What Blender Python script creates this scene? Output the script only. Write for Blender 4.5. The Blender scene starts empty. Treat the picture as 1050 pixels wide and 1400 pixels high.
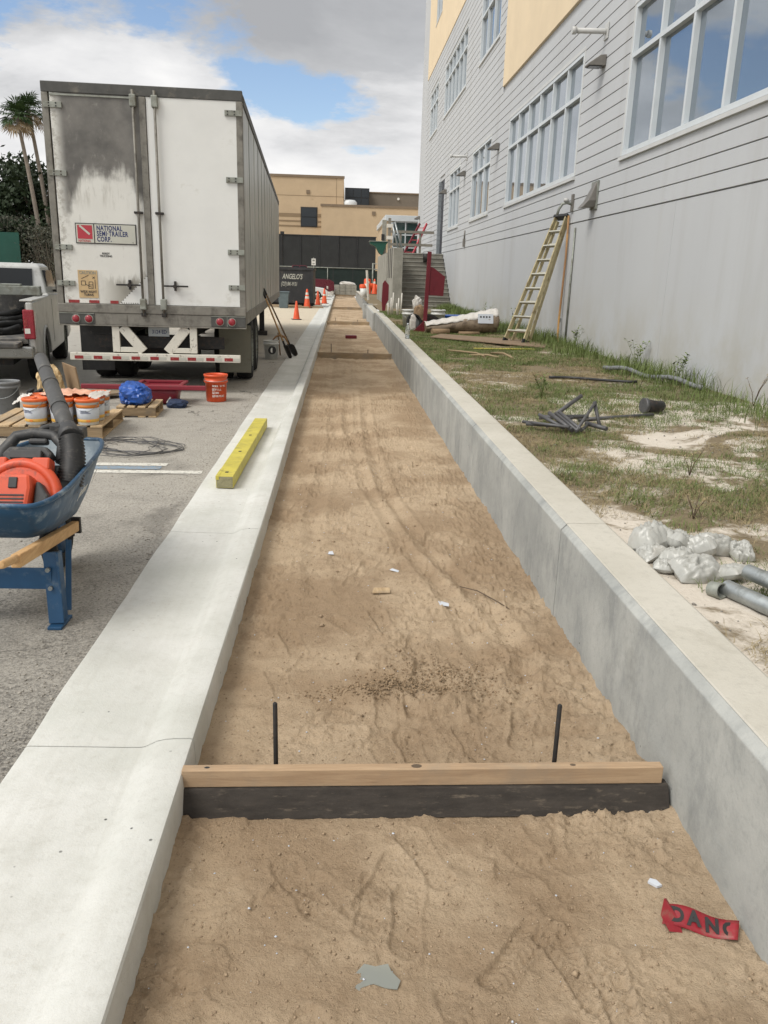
import bpy, math, random
import numpy as np
from mathutils import Matrix, Vector
random.seed(7)
scene = bpy.context.scene
col = scene.collection
R_ = math.radians

# ---------------------------------------------------------------- camera
F_PX, CX, CY, EYE = 1100.0, 525.0, 700.0, 1.70
_L = Vector(((461 - CX) / F_PX, (378 - CY) / F_PX, 1.0)).normalized()
_k = -F_PX * _L.z / (-0.03 * _L.x + _L.y)
_D = Vector((-0.03 * _k, _k, F_PX)).normalized()
_X = _D.cross(_L)
RW = Matrix((_X, _L, -_D))                      # rows: world axes in camera terms
cam_data = bpy.data.cameras.new('camera')
cam = bpy.data.objects.new('camera', cam_data)
col.objects.link(cam)
cam_data.sensor_fit = 'VERTICAL'
cam_data.sensor_height = 36.0
cam_data.lens = 36.0 * F_PX / 1400.0
cam_data.clip_start = 0.05
cam_data.clip_end = 3000.0
_m = Matrix.Identity(4)
for i in range(3):
    _m[i][0] = RW[i][0]; _m[i][1] = -RW[i][1]; _m[i][2] = -RW[i][2]
_m[2][3] = EYE
cam.matrix_world = _m
scene.camera = cam

# ---------------------------------------------------------------- sky and sun
SUN_EL, SUN_AZ = R_(52), R_(235)               # azimuth clockwise from +Y: sun stands behind left
world = bpy.data.worlds.new('World'); scene.world = world
world.use_nodes = True
nt = world.node_tree; nt.nodes.clear()
def wn(t, **k):
    n = nt.nodes.new(t)
    for a, b in k.items(): setattr(n, a, b)
    return n
wl = nt.links.new
out = wn('ShaderNodeOutputWorld'); bg = wn('ShaderNodeBackground')
bg.inputs['Strength'].default_value = 0.10
sky = wn('ShaderNodeTexSky', sky_type='NISHITA')
sky.sun_disc = False; sky.sun_elevation = SUN_EL; sky.sun_rotation = SUN_AZ
sky.air_density = 1.0; sky.dust_density = 0.6; sky.ozone_density = 1.5
tc = wn('ShaderNodeTexCoord'); sep = wn('ShaderNodeSeparateXYZ')
wl(tc.outputs['Generated'], sep.inputs[0])
def wmath(op, a, b=None, c=None):
    n = wn('ShaderNodeMath', operation=op)
    for i, s in enumerate((a, b, c)):
        if s is None: continue
        if isinstance(s, (int, float)): n.inputs[i].default_value = s
        else: wl(s, n.inputs[i])
    return n.outputs[0]
zz = wmath('ADD', wmath('MAXIMUM', sep.outputs[2], 0.0), 0.22)
px = wmath('DIVIDE', sep.outputs[0], zz); py = wmath('DIVIDE', sep.outputs[1], zz)
cmb = wn('ShaderNodeCombineXYZ'); wl(px, cmb.inputs[0]); wl(py, cmb.inputs[1]); cmb.inputs[2].default_value = 3.7
def wnoise(scale, detail, rough, off, dist=0.0):
    mp = wn('ShaderNodeMapping'); mp.inputs['Location'].default_value = off
    wl(cmb.outputs[0], mp.inputs[0])
    n = wn('ShaderNodeTexNoise'); n.inputs['Scale'].default_value = scale
    n.inputs['Detail'].default_value = detail; n.inputs['Roughness'].default_value = rough
    n.inputs['Distortion'].default_value = dist
    wl(mp.outputs[0], n.inputs['Vector']); return n.outputs['Fac']
def wramp(f, stops):
    r = wn('ShaderNodeValToRGB'); el = r.color_ramp.elements
    el[0].position, el[0].color = stops[0][0], stops[0][1]
    el[1].position, el[1].color = stops[-1][0], stops[-1][1]
    for p, c in stops[1:-1]:
        e = el.new(p); e.color = c
    wl(f, r.inputs[0]); return r.outputs[0]
SKY_OFF = (0.0, 0.0, 0.0)
n_cov = wnoise(1.35, 11, 0.62, SKY_OFF, 0.1)
# the one opening in the cloud deck that the photograph shows: low in the north, a little left of the street's end
_s = wn('ShaderNodeVectorMath', operation='SUBTRACT'); wl(tc.outputs['Generated'], _s.inputs[0]); _s.inputs[1].default_value = (-0.035, 0.978, 0.195)
_q = wn('ShaderNodeVectorMath', operation='MULTIPLY'); wl(_s.outputs[0], _q.inputs[0]); _q.inputs[1].default_value = (1.0, 1.0, 2.6)
_g = wn('ShaderNodeVectorMath', operation='LENGTH'); wl(_q.outputs[0], _g.inputs[0])
gap1 = wramp(_g.outputs['Value'], [(0.02, (1, 1, 1, 1)), (0.12, (0, 0, 0, 1))])
# a second opening farther left, the one mirrored in the nearest big window
_s2 = wn('ShaderNodeVectorMath', operation='SUBTRACT'); wl(tc.outputs['Generated'], _s2.inputs[0]); _s2.inputs[1].default_value = (-0.40, 0.89, 0.19)
_q2 = wn('ShaderNodeVectorMath', operation='MULTIPLY'); wl(_s2.outputs[0], _q2.inputs[0]); _q2.inputs[1].default_value = (1.0, 1.0, 1.6)
_g2 = wn('ShaderNodeVectorMath', operation='LENGTH'); wl(_q2.outputs[0], _g2.inputs[0])
gap2 = wramp(_g2.outputs['Value'], [(0.02, (.8, .8, .8, 1)), (0.14, (0, 0, 0, 1))])
gap = wmath('MAXIMUM', gap1, gap2)
cov_v = wmath('SUBTRACT', n_cov, wmath('MULTIPLY', gap, 0.24))
cov = wramp(cov_v, [(0.315, (0, 0, 0, 1)), (0.385, (1, 1, 1, 1))])
n_br = wnoise(1.25, 10, 0.60, (4.3, 1.7, 2.0), 0.2)
hi = wramp(sep.outputs[2], [(0.10, (1, 1, 1, 1)), (0.27, (0, 0, 0, 1))])
br_v = wmath('ADD', wmath('MULTIPLY_ADD', n_br, 0.78, 0.04), wmath('MULTIPLY', hi, 0.25))
ccol = wramp(br_v, [(0.32, (2.75, 2.8, 2.92, 1)), (0.45, (3.5, 3.55, 3.65, 1)), (0.56, (5.2, 5.2, 5.25, 1)), (0.67, (6.3, 6.25, 6.2, 1))])
# cloud lit from behind by the sun is brighter towards it
_sv = (math.sin(SUN_AZ) * math.cos(SUN_EL), math.cos(SUN_AZ) * math.cos(SUN_EL), math.sin(SUN_EL))
_dt = wn('ShaderNodeVectorMath', operation='DOT_PRODUCT'); wl(tc.outputs['Generated'], _dt.inputs[0]); _dt.inputs[1].default_value = _sv
_fw = wmath('MULTIPLY_ADD', wmath('POWER', wmath('MAXIMUM', _dt.outputs['Value'], 0.0), 2.0), 1.6, 1.0)
_sc = wn('ShaderNodeVectorMath', operation='SCALE'); wl(ccol, _sc.inputs[0]); wl(_fw, _sc.inputs['Scale']); ccol = _sc.outputs[0]
skyc = wn('ShaderNodeMix', data_type='RGBA', blend_type='MULTIPLY'); skyc.inputs[0].default_value = 1.0
wl(sky.outputs[0], skyc.inputs[6]); skyc.inputs[7].default_value = (1.0, 0.97, 0.97, 1)
mixc = wn('ShaderNodeMix', data_type='RGBA')
wl(cov, mixc.inputs[0]); wl(skyc.outputs[2], mixc.inputs[6]); wl(ccol, mixc.inputs[7])
wl(mixc.outputs[2], bg.inputs['Color']); wl(bg.outputs[0], out.inputs[0])

sun_d = bpy.data.lights.new('sun', 'SUN'); sun = bpy.data.objects.new('sun', sun_d); col.objects.link(sun)
sun_d.energy = 1.4; sun_d.angle = R_(24); sun_d.color = (1.0, 0.955, 0.88)
_sd = Vector((math.sin(SUN_AZ) * math.cos(SUN_EL), math.cos(SUN_AZ) * math.cos(SUN_EL), math.sin(SUN_EL)))
sun.rotation_euler = _sd.to_track_quat('Z', 'Y').to_euler()
sun.location = (-20, -10, 40)

scene.view_settings.view_transform = 'Standard'
scene.view_settings.look = 'None'
scene.view_settings.exposure = 0.66
scene.view_settings.gamma = 1.0
scene.view_settings.use_curve_mapping = False
scene.cycles.max_bounces = 6
scene.cycles.use_denoising = True

# ---------------------------------------------------------------- helpers
def lin(h):
    if not isinstance(h, str): return tuple(h)
    h = h.lstrip('#'); o = []
    for i in (0, 2, 4):
        c = int(h[i:i + 2], 16) / 255
        o.append(c / 12.92 if c <= 0.04045 else ((c + 0.055) / 1.055) ** 2.4)
    return tuple(o)

class NT:
    """small wrapper round a material's node tree"""
    def __init__(s, name):
        s.m = bpy.data.materials.new(name); s.m.use_nodes = True
        s.t = s.m.node_tree; s.b = s.t.nodes['Principled BSDF']
        s.tc = s.t.nodes.new('ShaderNodeTexCoord'); s.geo = s.t.nodes.new('ShaderNodeNewGeometry')
        s.P = s.geo.outputs['Position']; s.O = s.tc.outputs['Object']
    def l(s, a, b): s.t.links.new(a, b)
    def setin(s, sock, v):
        if isinstance(v, (int, float)): sock.default_value = v
        elif isinstance(v, (tuple, list)): sock.default_value = tuple(v) + ((1,) if len(v) == 3 and len(sock.default_value) == 4 else ())
        else: s.l(v, sock)
    def noise(s, scale, detail=4, rough=0.55, vec=None, dist=0.0, stretch=None):
        n = s.t.nodes.new('ShaderNodeTexNoise')
        n.inputs['Scale'].default_value = scale; n.inputs['Detail'].default_value = detail
        n.inputs['Roughness'].default_value = rough; n.inputs['Distortion'].default_value = dist
        v = vec or s.O
        if stretch:
            mp = s.t.nodes.new('ShaderNodeMapping'); mp.inputs['Scale'].default_value = stretch; s.l(v, mp.inputs[0]); v = mp.outputs[0]
        s.l(v, n.inputs['Vector']); return n.outputs['Fac']
    def voro(s, scale, vec=None, feature='F1', out='Distance'):
        n = s.t.nodes.new('ShaderNodeTexVoronoi'); n.feature = feature; n.inputs['Scale'].default_value = scale
        s.l(vec or s.O, n.inputs['Vector']); return n.outputs[out]
    def math(s, op, a, b=0.0, c=None, clamp=False):
        n = s.t.nodes.new('ShaderNodeMath'); n.operation = op; n.use_clamp = clamp
        s.setin(n.inputs[0], a); s.setin(n.inputs[1], b)
        if c is not None: s.setin(n.inputs[2], c)
        return n.outputs[0]
    def ss(s, v, a, b):
        n = s.t.nodes.new('ShaderNodeMapRange'); n.interpolation_type = 'SMOOTHSTEP'
        s.setin(n.inputs[0], v); n.inputs[1].default_value = a; n.inputs[2].default_value = b
        return n.outputs[0]
    def mix(s, f, a, b, mode='MIX'):
        n = s.t.nodes.new('ShaderNodeMix'); n.data_type = 'RGBA'; n.blend_type = mode
        s.setin(n.inputs[0], f); s.setin(n.inputs[6], a); s.setin(n.inputs[7], b)
        return n.outputs[2]
    def xyz(s, v=None):
        n = s.t.nodes.new('ShaderNodeSeparateXYZ'); s.l(v or s.O, n.inputs[0]); return n.outputs
    def rand(s):
        return s.t.nodes.new('ShaderNodeObjectInfo').outputs['Random']
    def bump(s, h, strength=0.3, dist=0.01):
        n = s.t.nodes.new('ShaderNodeBump'); n.inputs['Strength'].default_value = strength
        n.inputs['Distance'].default_value = dist; s.l(h, n.inputs['Height']); s.l(n.outputs[0], s.b.inputs['Normal'])
    def fin(s, color, rough=0.6, metal=0.0, spec=None):
        s.setin(s.b.inputs['Base Color'], color); s.setin(s.b.inputs['Roughness'], rough); s.setin(s.b.inputs['Metallic'], metal)
        if spec is not None: s.b.inputs['Specular IOR Level'].default_value = spec
        return s.m

def mat(name, c, rough=0.6, metal=0.0, var=0.14, vs=5.0, bump=0.0, bs=60.0, dirt=None, amt=0.5, ds=3.0, rnd=0.0, stretch=None, spec=None):
    """painted / plain surface: base colour with uneven tone, optional dirt in patches, fine relief"""
    n = NT(name); c = lin(c)
    f = n.noise(vs, 6, 0.6, stretch=stretch)
    a = tuple(min(1, x * (1 + var)) for x in c); b = tuple(x * (1 - var) for x in c)
    cc = n.mix(n.ss(f, 0.25, 0.75), b, a)
    if rnd:
        r = n.math('MULTIPLY_ADD', n.rand(), 2 * rnd, 1 - rnd)
        cm = n.t.nodes.new('ShaderNodeCombineColor')
        for i in range(3): n.l(r, cm.inputs[i])
        cc = n.mix(1.0, cc, cm.outputs[0], 'MULTIPLY')
    if dirt:
        d = n.ss(n.noise(ds, 8, 0.68, stretch=stretch), 0.62 - amt * 0.3, 0.80 - amt * 0.25)
        cc = n.mix(n.math('MULTIPLY', d, 0.85), cc, lin(dirt))
    rr = n.math('MULTIPLY_ADD', n.noise(vs * 2.3, 4), 0.24, rough - 0.12, clamp=True)
    if bump: n.bump(n.noise(bs, 5, 0.6), bump, 0.006)
    return n.fin(cc, rr, metal, spec)

def put(o, parent=None):
    col.objects.link(o)
    if parent: o.parent = parent
    return o

def mesh_np(name, v, f, m, parent=None, smooth=False, link=True):
    """v (n,3) array, f (k,3|4) array"""
    v = np.asarray(v, dtype=np.float32); f = np.asarray(f, dtype=np.int32)
    me = bpy.data.meshes.new(name); k = f.shape[1]
    me.vertices.add(len(v)); me.vertices.foreach_set('co', v.ravel())
    me.loops.add(f.size); me.loops.foreach_set('vertex_index', f.ravel())
    me.polygons.add(len(f)); me.polygons.foreach_set('loop_start', np.arange(0, f.size, k, dtype=np.int32))
    if smooth: me.polygons.foreach_set('use_smooth', np.ones(len(f), dtype=bool))
    me.update(calc_edges=True)
    if m: me.materials.append(m)
    return put(bpy.data.objects.new(name, me), parent) if link else me

class MB:
    def __init__(s): s.v = []; s.f = []; s.sm = []
    def _add(s, vs, fs, smooth=False):
        o = len(s.v); s.v += [tuple(p) for p in vs]
        for f in fs: s.f.append(tuple(i + o for i in f)); s.sm.append(smooth)
        return s
    def box(s, x0, x1, y0, y1, z0, z1, M=None):
        vs = [Vector((x, y, z)) for z in (z0, z1) for y in (y0, y1) for x in (x0, x1)]
        if M: vs = [M @ p for p in vs]
        return s._add(vs, [(0, 2, 3, 1), (4, 5, 7, 6), (0, 1, 5, 4), (2, 6, 7, 3), (0, 4, 6, 2), (1, 3, 7, 5)])
    def bar(s, p0, p1, w, h, up=(0, 0, 1)):
        """rectangular bar from p0 to p1, w across, h along up"""
        p0, p1, up = Vector(p0), Vector(p1), Vector(up)
        d = (p1 - p0).normalized(); sd = d.cross(up)
        if sd.length < 1e-4: sd = d.cross(Vector((1, 0, 0)))
        sd.normalize(); u = sd.cross(d).normalized()
        vs = [p + sd * a * w / 2 + u * b * h / 2 for p in (p0, p1) for a, b in ((-1, -1), (1, -1), (1, 1), (-1, 1))]
        return s._add(vs, [(3, 2, 1, 0), (4, 5, 6, 7), (0, 1, 5, 4), (1, 2, 6, 5), (2, 3, 7, 6), (3, 0, 4, 7)])
    def tube(s, path, r, n=10, caps=True, closed=False):
        P = [Vector(p) for p in path]; k = len(P)
        rs = r if isinstance(r, (list, tuple)) else [r] * k
        base = len(s.v); u = None
        for i, p in enumerate(P):
            if closed: t = P[(i + 1) % k] - P[i - 1]
            else: t = P[min(i + 1, k - 1)] - P[max(i - 1, 0)]
            t.normalize()
            if u is None:
                u = t.orthogonal().normalized()
            else:
                u = (u - t * u.dot(t))
                u = u.normalized() if u.length > 1e-5 else t.orthogonal().normalized()
            w = t.cross(u)
            for j in range(n):
                a = 2 * math.pi * j / n
                s.v.append(tuple(p + (u * math.cos(a) + w * math.sin(a)) * rs[i]))
        for i in range(k if closed else k - 1):
            i2 = (i + 1) % k
            for j in range(n):
                s.f.append((base + i * n + j, base + i * n + (j + 1) % n, base + i2 * n + (j + 1) % n, base + i2 * n + j)); s.sm.append(True)
        if caps and not closed:
            s.f.append(tuple(base + j for j in range(n))[::-1]); s.sm.append(False)
            s.f.append(tuple(base + (k - 1) * n + j for j in range(n))); s.sm.append(False)
        return s
    def cyl(s, p0, p1, r, r1=None, n=14, caps=True):
        return s.tube([p0, p1], [r, r if r1 is None else r1], n, caps)
    def lathe(s, prof, n=20, M=None, c=(0, 0, 0), smooth=True):
        base = len(s.v)
        for (r, z) in prof:
            for j in range(n):
                a = 2 * math.pi * j / n
                p = Vector((c[0] + r * math.cos(a), c[1] + r * math.sin(a), c[2] + z))
                s.v.append(tuple(M @ p if M else p))
        for i in range(len(prof) - 1):
            for j in range(n):
                s.f.append((base + i * n + j, base + i * n + (j + 1) % n, base + (i + 1) * n + (j + 1) % n, base + (i + 1) * n + j)); s.sm.append(smooth)
        return s
    def prism(s, poly, a0, a1, axis='x', M=None, smooth=False):
        """polygon (list of 2D) extruded along axis; 2D = the other two axes in xyz order"""
        def P(q, a):
            p = {'x': (a, q[0], q[1]), 'y': (q[0], a, q[1]), 'z': (q[0], q[1], a)}[axis]
            return M @ Vector(p) if M else Vector(p)
        n = len(poly); vs = [P(q, a0) for q in poly] + [P(q, a1) for q in poly]
        base = len(s.v); s.v += [tuple(p) for p in vs]
        s.f.append(tuple(base + i for i in range(n))[::-1]); s.sm.append(False)
        s.f.append(tuple(base + n + i for i in range(n))); s.sm.append(False)
        for i in range(n):
            j = (i + 1) % n
            s.f.append((base + i, base + j, base + n + j, base + n + i)); s.sm.append(smooth)
        return s
    def loft(s, rings, closed=True, caps=True, smooth=True):
        k = len(rings[0]); base = len(s.v)
        for r in rings: s.v += [tuple(p) for p in r]
        for i in range(len(rings) - 1):
            for j in range(k if closed else k - 1):
                a = base + i * k + j; b = base + i * k + (j + 1) % k
                s.f.append((a, b, b + k, a + k)); s.sm.append(smooth)
        if caps:
            s.f.append(tuple(base + j for j in range(k))[::-1]); s.sm.append(False)
            s.f.append(tuple(base + (len(rings) - 1) * k + j for j in range(k))); s.sm.append(False)
        return s
    def mesh(s, name, m):
        me = bpy.data.meshes.new(name); me.from_pydata(s.v, [], s.f)
        me.polygons.foreach_set('use_smooth', s.sm)
        if m: me.materials.append(m)
        me.update(); return me
    def build(s, name, m, parent=None, bevel=0.0, loc=None, rot=None, seg=2, fix=True):
        me = s.mesh(name, m)
        if fix:
            import bmesh
            bm = bmesh.new(); bm.from_mesh(me); bmesh.ops.recalc_face_normals(bm, faces=bm.faces); bm.to_mesh(me); bm.free()
        o = put(bpy.data.objects.new(name, me), parent)
        if bevel:
            b = o.modifiers.new('bevel', 'BEVEL'); b.width = bevel; b.segments = seg; b.limit_method = 'ANGLE'; b.angle_limit = R_(40)
        if loc: o.location = loc
        if rot: o.rotation_euler = rot
        return o

def tag(o, label=None, cat=None, group=None, kind=None):
    if label: o['label'] = label
    if cat: o['category'] = cat
    if group: o['group'] = group
    if kind: o['kind'] = kind
    return o
def thing(name, label, cat, loc=(0, 0, 0), rz=0.0, group=None, rot=None):
    o = put(bpy.data.objects.new(name, None)); o.empty_display_size = 0.1
    o.location = loc; o.rotation_euler = rot or (0, 0, rz)
    return tag(o, label, cat, group)
def copy_tree(o, parent=None):
    c = o.copy(); put(c, parent)
    for ch in list(o.children): copy_tree(ch, c)
    return c
def dup(o, loc, rz, label):
    c = copy_tree(o); c.location = loc; c.rotation_euler = (0, 0, rz); c['label'] = label
    return c
def text(name, s, size, m, parent, loc, rot=(R_(90), 0, 0), sx=1.0, shear=0.0, extrude=0.0015, bold=0.0, align='LEFT', space=1.0):
    cu = bpy.data.curves.new(name, 'FONT'); cu.body = s; cu.size = size; cu.extrude = extrude; cu.shear = shear
    cu.offset = bold; cu.align_x = align; cu.resolution_u = 3; cu.space_character = space
    t = bpy.data.objects.new(name, cu); col.objects.link(t)
    dg = bpy.context.evaluated_depsgraph_get(); me = bpy.data.meshes.new_from_object(t.evaluated_get(dg))
    bpy.data.objects.remove(t); me.materials.clear(); me.materials.append(m)
    o = put(bpy.data.objects.new(name, me), parent); o.location = loc; o.rotation_euler = rot; o.scale = (sx, 1, 1)
    return o

def hash2(ix, iy, seed):
    h = (ix.astype(np.int64) * 374761393 + iy.astype(np.int64) * 668265263 + seed * 1442695041) & 0xffffffff
    h = ((h ^ (h >> 13)) * 1274126177) & 0xffffffff
    return ((h ^ (h >> 16)) & 0xffff) / 65535.0
def vnoise(x, y, seed=0):
    x = np.asarray(x, float); y = np.asarray(y, float)
    ix = np.floor(x); iy = np.floor(y); fx = x - ix; fy = y - iy
    fx = fx * fx * fx * (fx * (fx * 6 - 15) + 10); fy = fy * fy * fy * (fy * (fy * 6 - 15) + 10)
    a = hash2(ix, iy, seed); b = hash2(ix + 1, iy, seed); c = hash2(ix, iy + 1, seed); d = hash2(ix + 1, iy + 1, seed)
    return (a * (1 - fx) + b * fx) * (1 - fy) + (c * (1 - fx) + d * fx) * fy
def fbm(x, y, seed=0, oct=5, gain=0.5):
    s = 0; a = 1; t = 0
    for i in range(oct):
        s = s + a * vnoise(x * 2 ** i, y * 2 ** i, seed + i * 17); t += a; a *= gain
    return s / t
def sstep(v, a, b):
    t = np.clip((v - a) / (b - a), 0, 1); return t * t * (3 - 2 * t)
def drift(y): return 0.0045 * np.maximum(y, 0)       # the walk runs very slightly to the right of the building line
def yard_z(x, y):
    return 0.405 + 0.0038 * np.clip(y, 0, 60) + 0.05 * sstep(x, 3.2, 4.6) + 0.05 * (fbm(x * 1.1, y * 1.1, 5) - 0.5) * sstep(x, 1.45, 1.9)
def yz(x, y): return float(yard_z(np.array([x], float), np.array([y], float))[0])
# ---------------------------------------------------------------- materials
def m_sand():
    n = NT('trench_sand')
    big = n.noise(1.3, 6, 0.6, n.P); mid = n.noise(9, 6, 0.65, n.P); fine = n.noise(110, 3, 0.6, n.P)
    c = n.mix(n.ss(big, 0.38, 0.62), lin('#a38d73'), lin('#bfaa8f'))
    c = n.mix(n.math('MULTIPLY', n.ss(mid, 0.48, 0.75), 0.4), c, lin('#867159'))
    c = n.mix(n.math('MULTIPLY', n.ss(fine, 0.55, 0.8), 0.5), c, lin('#665442'))
    c = n.mix(n.math('MULTIPLY', n.ss(n.noise(170, 2, 0.5, n.P), 0.68, 0.78), 0.6), c, lin('#e0d2bb'))
    h = n.math('ADD', n.math('MULTIPLY', mid, 0.5), n.math('ADD', n.math('MULTIPLY', n.noise(60, 6, 0.75, n.P), 0.8), n.math('MULTIPLY', fine, 0.35)))
    n.bump(n.math('ADD', h, n.math('MULTIPLY', n.noise(200, 3, 0.8, n.P), 0.35)), 0.95, 0.017)
    return n.fin(c, 0.95, 0, 0.15)
def m_asphalt():
    n = NT('parking_asphalt'); x, y, z = n.xyz(n.P)
    g = n.noise(95, 3, 0.7, n.P); g2 = n.noise(38, 4, 0.7, n.P)
    vc = n.voro(75, n.P, 'F1', 'Color'); vx = n.xyz(vc)[0]
    c = n.mix(n.ss(g, 0.35, 0.7), lin('#6b6964'), lin('#a19c93'))
    c = n.mix(n.math('MULTIPLY', n.ss(vx, 0.62, 0.95), 0.5), c, lin('#aaa69d'))
    c = n.mix(n.math('MULTIPLY', n.ss(vx, 0.30, 0.05), 0.4), c, lin('#3a3836'))
    c = n.mix(n.math('MULTIPLY', n.ss(g2, 0.52, 0.7), 0.6), c, lin('#413f3d'))
    # sand tracked over the lot: thin near, thick farther out
    s1 = n.noise(0.75, 8, 0.68, n.P, 0.6); 
    amount = n.math('MULTIPLY_ADD', n.ss(y, 1.5, 9.0), 0.36, 0.07)
    cov = n.ss(n.math('ADD', s1, amount), 0.56, 0.80)
    fine = n.ss(n.noise(60, 4, 0.75, n.P), 0.28, 0.62)
    sand = n.mix(n.noise(5, 6, 0.7, n.P), lin('#96928a'), lin('#bfbab0'))
    far = n.ss(y, 22.0, 34.0)
    sandf = n.mix(far, sand, lin('#cfc3ad'))
    cov2 = n.math('MULTIPLY', cov, n.math('MAXIMUM', fine, n.math('MULTIPLY', n.ss(y, 6, 16), 0.85)))
    c = n.mix(cov2, c, sandf)
    # damp and oil marks
    d = n.ss(n.noise(0.55, 6, 0.7, n.P, 1.0), 0.57, 0.70)
    c = n.mix(n.math('MULTIPLY', d, n.math('MULTIPLY_ADD', far, -0.4, 0.5)), c, lin('#5c5954'))
    # cracks
    dv = n.t.nodes.new('ShaderNodeVectorMath'); dv.operation = 'ADD'; nz = n.t.nodes.new('ShaderNodeTexNoise'); nz.inputs['Scale'].default_value = 2.2; nz.inputs['Detail'].default_value = 6; n.l(n.P, nz.inputs['Vector'])
    sv = n.t.nodes.new('ShaderNodeVectorMath'); sv.operation = 'SCALE'; sv.inputs['Scale'].default_value = 0.9; n.l(nz.outputs['Color'], sv.inputs[0]); n.l(n.P, dv.inputs[0]); n.l(sv.outputs[0], dv.inputs[1])
    ck = n.voro(0.65, dv.outputs[0], 'DISTANCE_TO_EDGE')
    crack = n.math('MULTIPLY', n.ss(ck, 0.009, 0.002), n.ss(n.noise(0.8, 5, 0.6, n.P), 0.50, 0.58))
    c = n.mix(n.math('MULTIPLY', crack, 0.6), c, lin('#2f2c29'))
    h = n.math('ADD', g, n.math('ADD', g2, n.math('MULTIPLY', crack, -1.5)))
    n.bump(n.math('ADD', h, n.math('MULTIPLY', vx, 0.8)), 0.7, 0.008)
    return n.fin(c, 0.92, 0, 0.2)
def m_conc(name, a, b, dark, streak=0.0, bump=0.15, grime='#6d6a60', gz=None, spots=0.5, lines=0.0):
    n = NT(name)
    c = n.mix(n.ss(n.noise(1.6, 7, 0.62, n.P), 0.3, 0.7), lin(a), lin(b))
    c = n.mix(n.math('MULTIPLY', n.ss(n.noise(7, 8, 0.7, n.P), 0.55, 0.8), spots), c, lin(dark))
    if streak:
        st = n.noise(3.4, 9, 0.74, n.P, 0.0, (1, 1, 0.5))
        c = n.mix(n.math('MULTIPLY', n.ss(st, 0.46, 0.68), streak), c, lin(dark))
        st2 = n.noise(2.6, 9, 0.75, n.P, 0.0, (1, 1.0, 0.7))
        c = n.mix(n.math('MULTIPLY', n.ss(st2, 0.55, 0.72), streak * 0.7), c, lin(b))
        pin = n.ss(n.voro(13, n.P), 0.085, 0.05)
        c = n.mix(n.math('MULTIPLY', pin, n.ss(n.noise(3, 3, 0.5, n.P), 0.5, 0.6)), c, lin('#4a4b49'))
    if lines:
        ln = n.noise(3.0, 6, 0.7, n.P, 0.0, (7.0, 0.22, 1)); c = n.mix(n.math('MULTIPLY', n.ss(ln, 0.45, 0.68), lines * 0.3), c, lin(dark))
        tr = n.noise(2.4, 7, 0.75, n.P, 0.0, (1, 1, 1)); c = n.mix(n.math('MULTIPLY', n.ss(tr, 0.66, 0.74), 0.55), c, lin('#8b8270'))
        sn = n.noise(40, 6, 0.8, n.P); edge = n.noise(0.7, 5, 0.7, n.P); c = n.mix(n.math('MULTIPLY', n.math('MULTIPLY', n.ss(sn, 0.55, 0.66), n.ss(edge, 0.5, 0.64)), 0.6), c, lin('#97866c'))
    br = n.ss(n.noise(1.15, 6, 0.7, n.P), 0.60, 0.72)
    c = n.mix(n.math('MULTIPLY', br, 0.35), c, tuple(q * f for q, f in zip(lin(dark), (0.9, 0.86, 0.78))))
    fm = n.noise(26, 7, 0.78, n.P); c = n.mix(n.math('MULTIPLY', n.ss(fm, 0.48, 0.70), 0.32), c, lin(dark)); c = n.mix(n.math('MULTIPLY', n.ss(n.noise(11, 8, 0.78, n.P), 0.55, 0.72), 0.25), c, lin(b))
    sp = n.ss(n.noise(260, 2, 0.5, n.P), 0.66, 0.75)
    c = n.mix(n.math('MULTIPLY', sp, 0.25), c, lin(grime))
    if streak > .5:
        r = n.math('MULTIPLY_ADD', n.rand(), 0.16, 0.92); cm = n.t.nodes.new('ShaderNodeCombineColor')
        for i in range(3): n.l(r, cm.inputs[i])
        c = n.mix(1.0, c, cm.outputs[0], 'MULTIPLY')
    h = n.math('ADD', n.noise(70, 5, 0.7, n.P), n.math('MULTIPLY', n.noise(8, 5, 0.6, n.P), 1.2))
    n.bump(h, bump * 1.6, 0.008)
    return n.fin(c, 0.85, 0, 0.3)
def m_wood(name, a, b, ax=(1, 14, 14), rnd=0.12, grey=None, rough=0.8):
    n = NT(name)
    g = n.noise(3.0, 7, 0.62, None, 0.8, ax); g2 = n.noise(11, 5, 0.7, None, 0.4, ax)
    c = n.mix(n.ss(g, 0.32, 0.68), lin(a), lin(b))
    c = n.mix(n.math('MULTIPLY', n.ss(g2, 0.55, 0.75), 0.5), c, tuple(x * 0.55 for x in lin(a)))
    if grey: c = n.mix(n.math('MULTIPLY', n.ss(n.noise(2.2, 7, 0.7), 0.45, 0.65), 0.7), c, lin(grey))
    r = n.math('MULTIPLY_ADD', n.rand(), 2 * rnd, 1 - rnd); cm = n.t.nodes.new('ShaderNodeCombineColor')
    for i in range(3): n.l(r, cm.inputs[i])
    c = n.mix(1.0, c, cm.outputs[0], 'MULTIPLY')
    n.bump(g2, 0.25, 0.004)
    return n.fin(c, rough, 0, 0.25)
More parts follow.
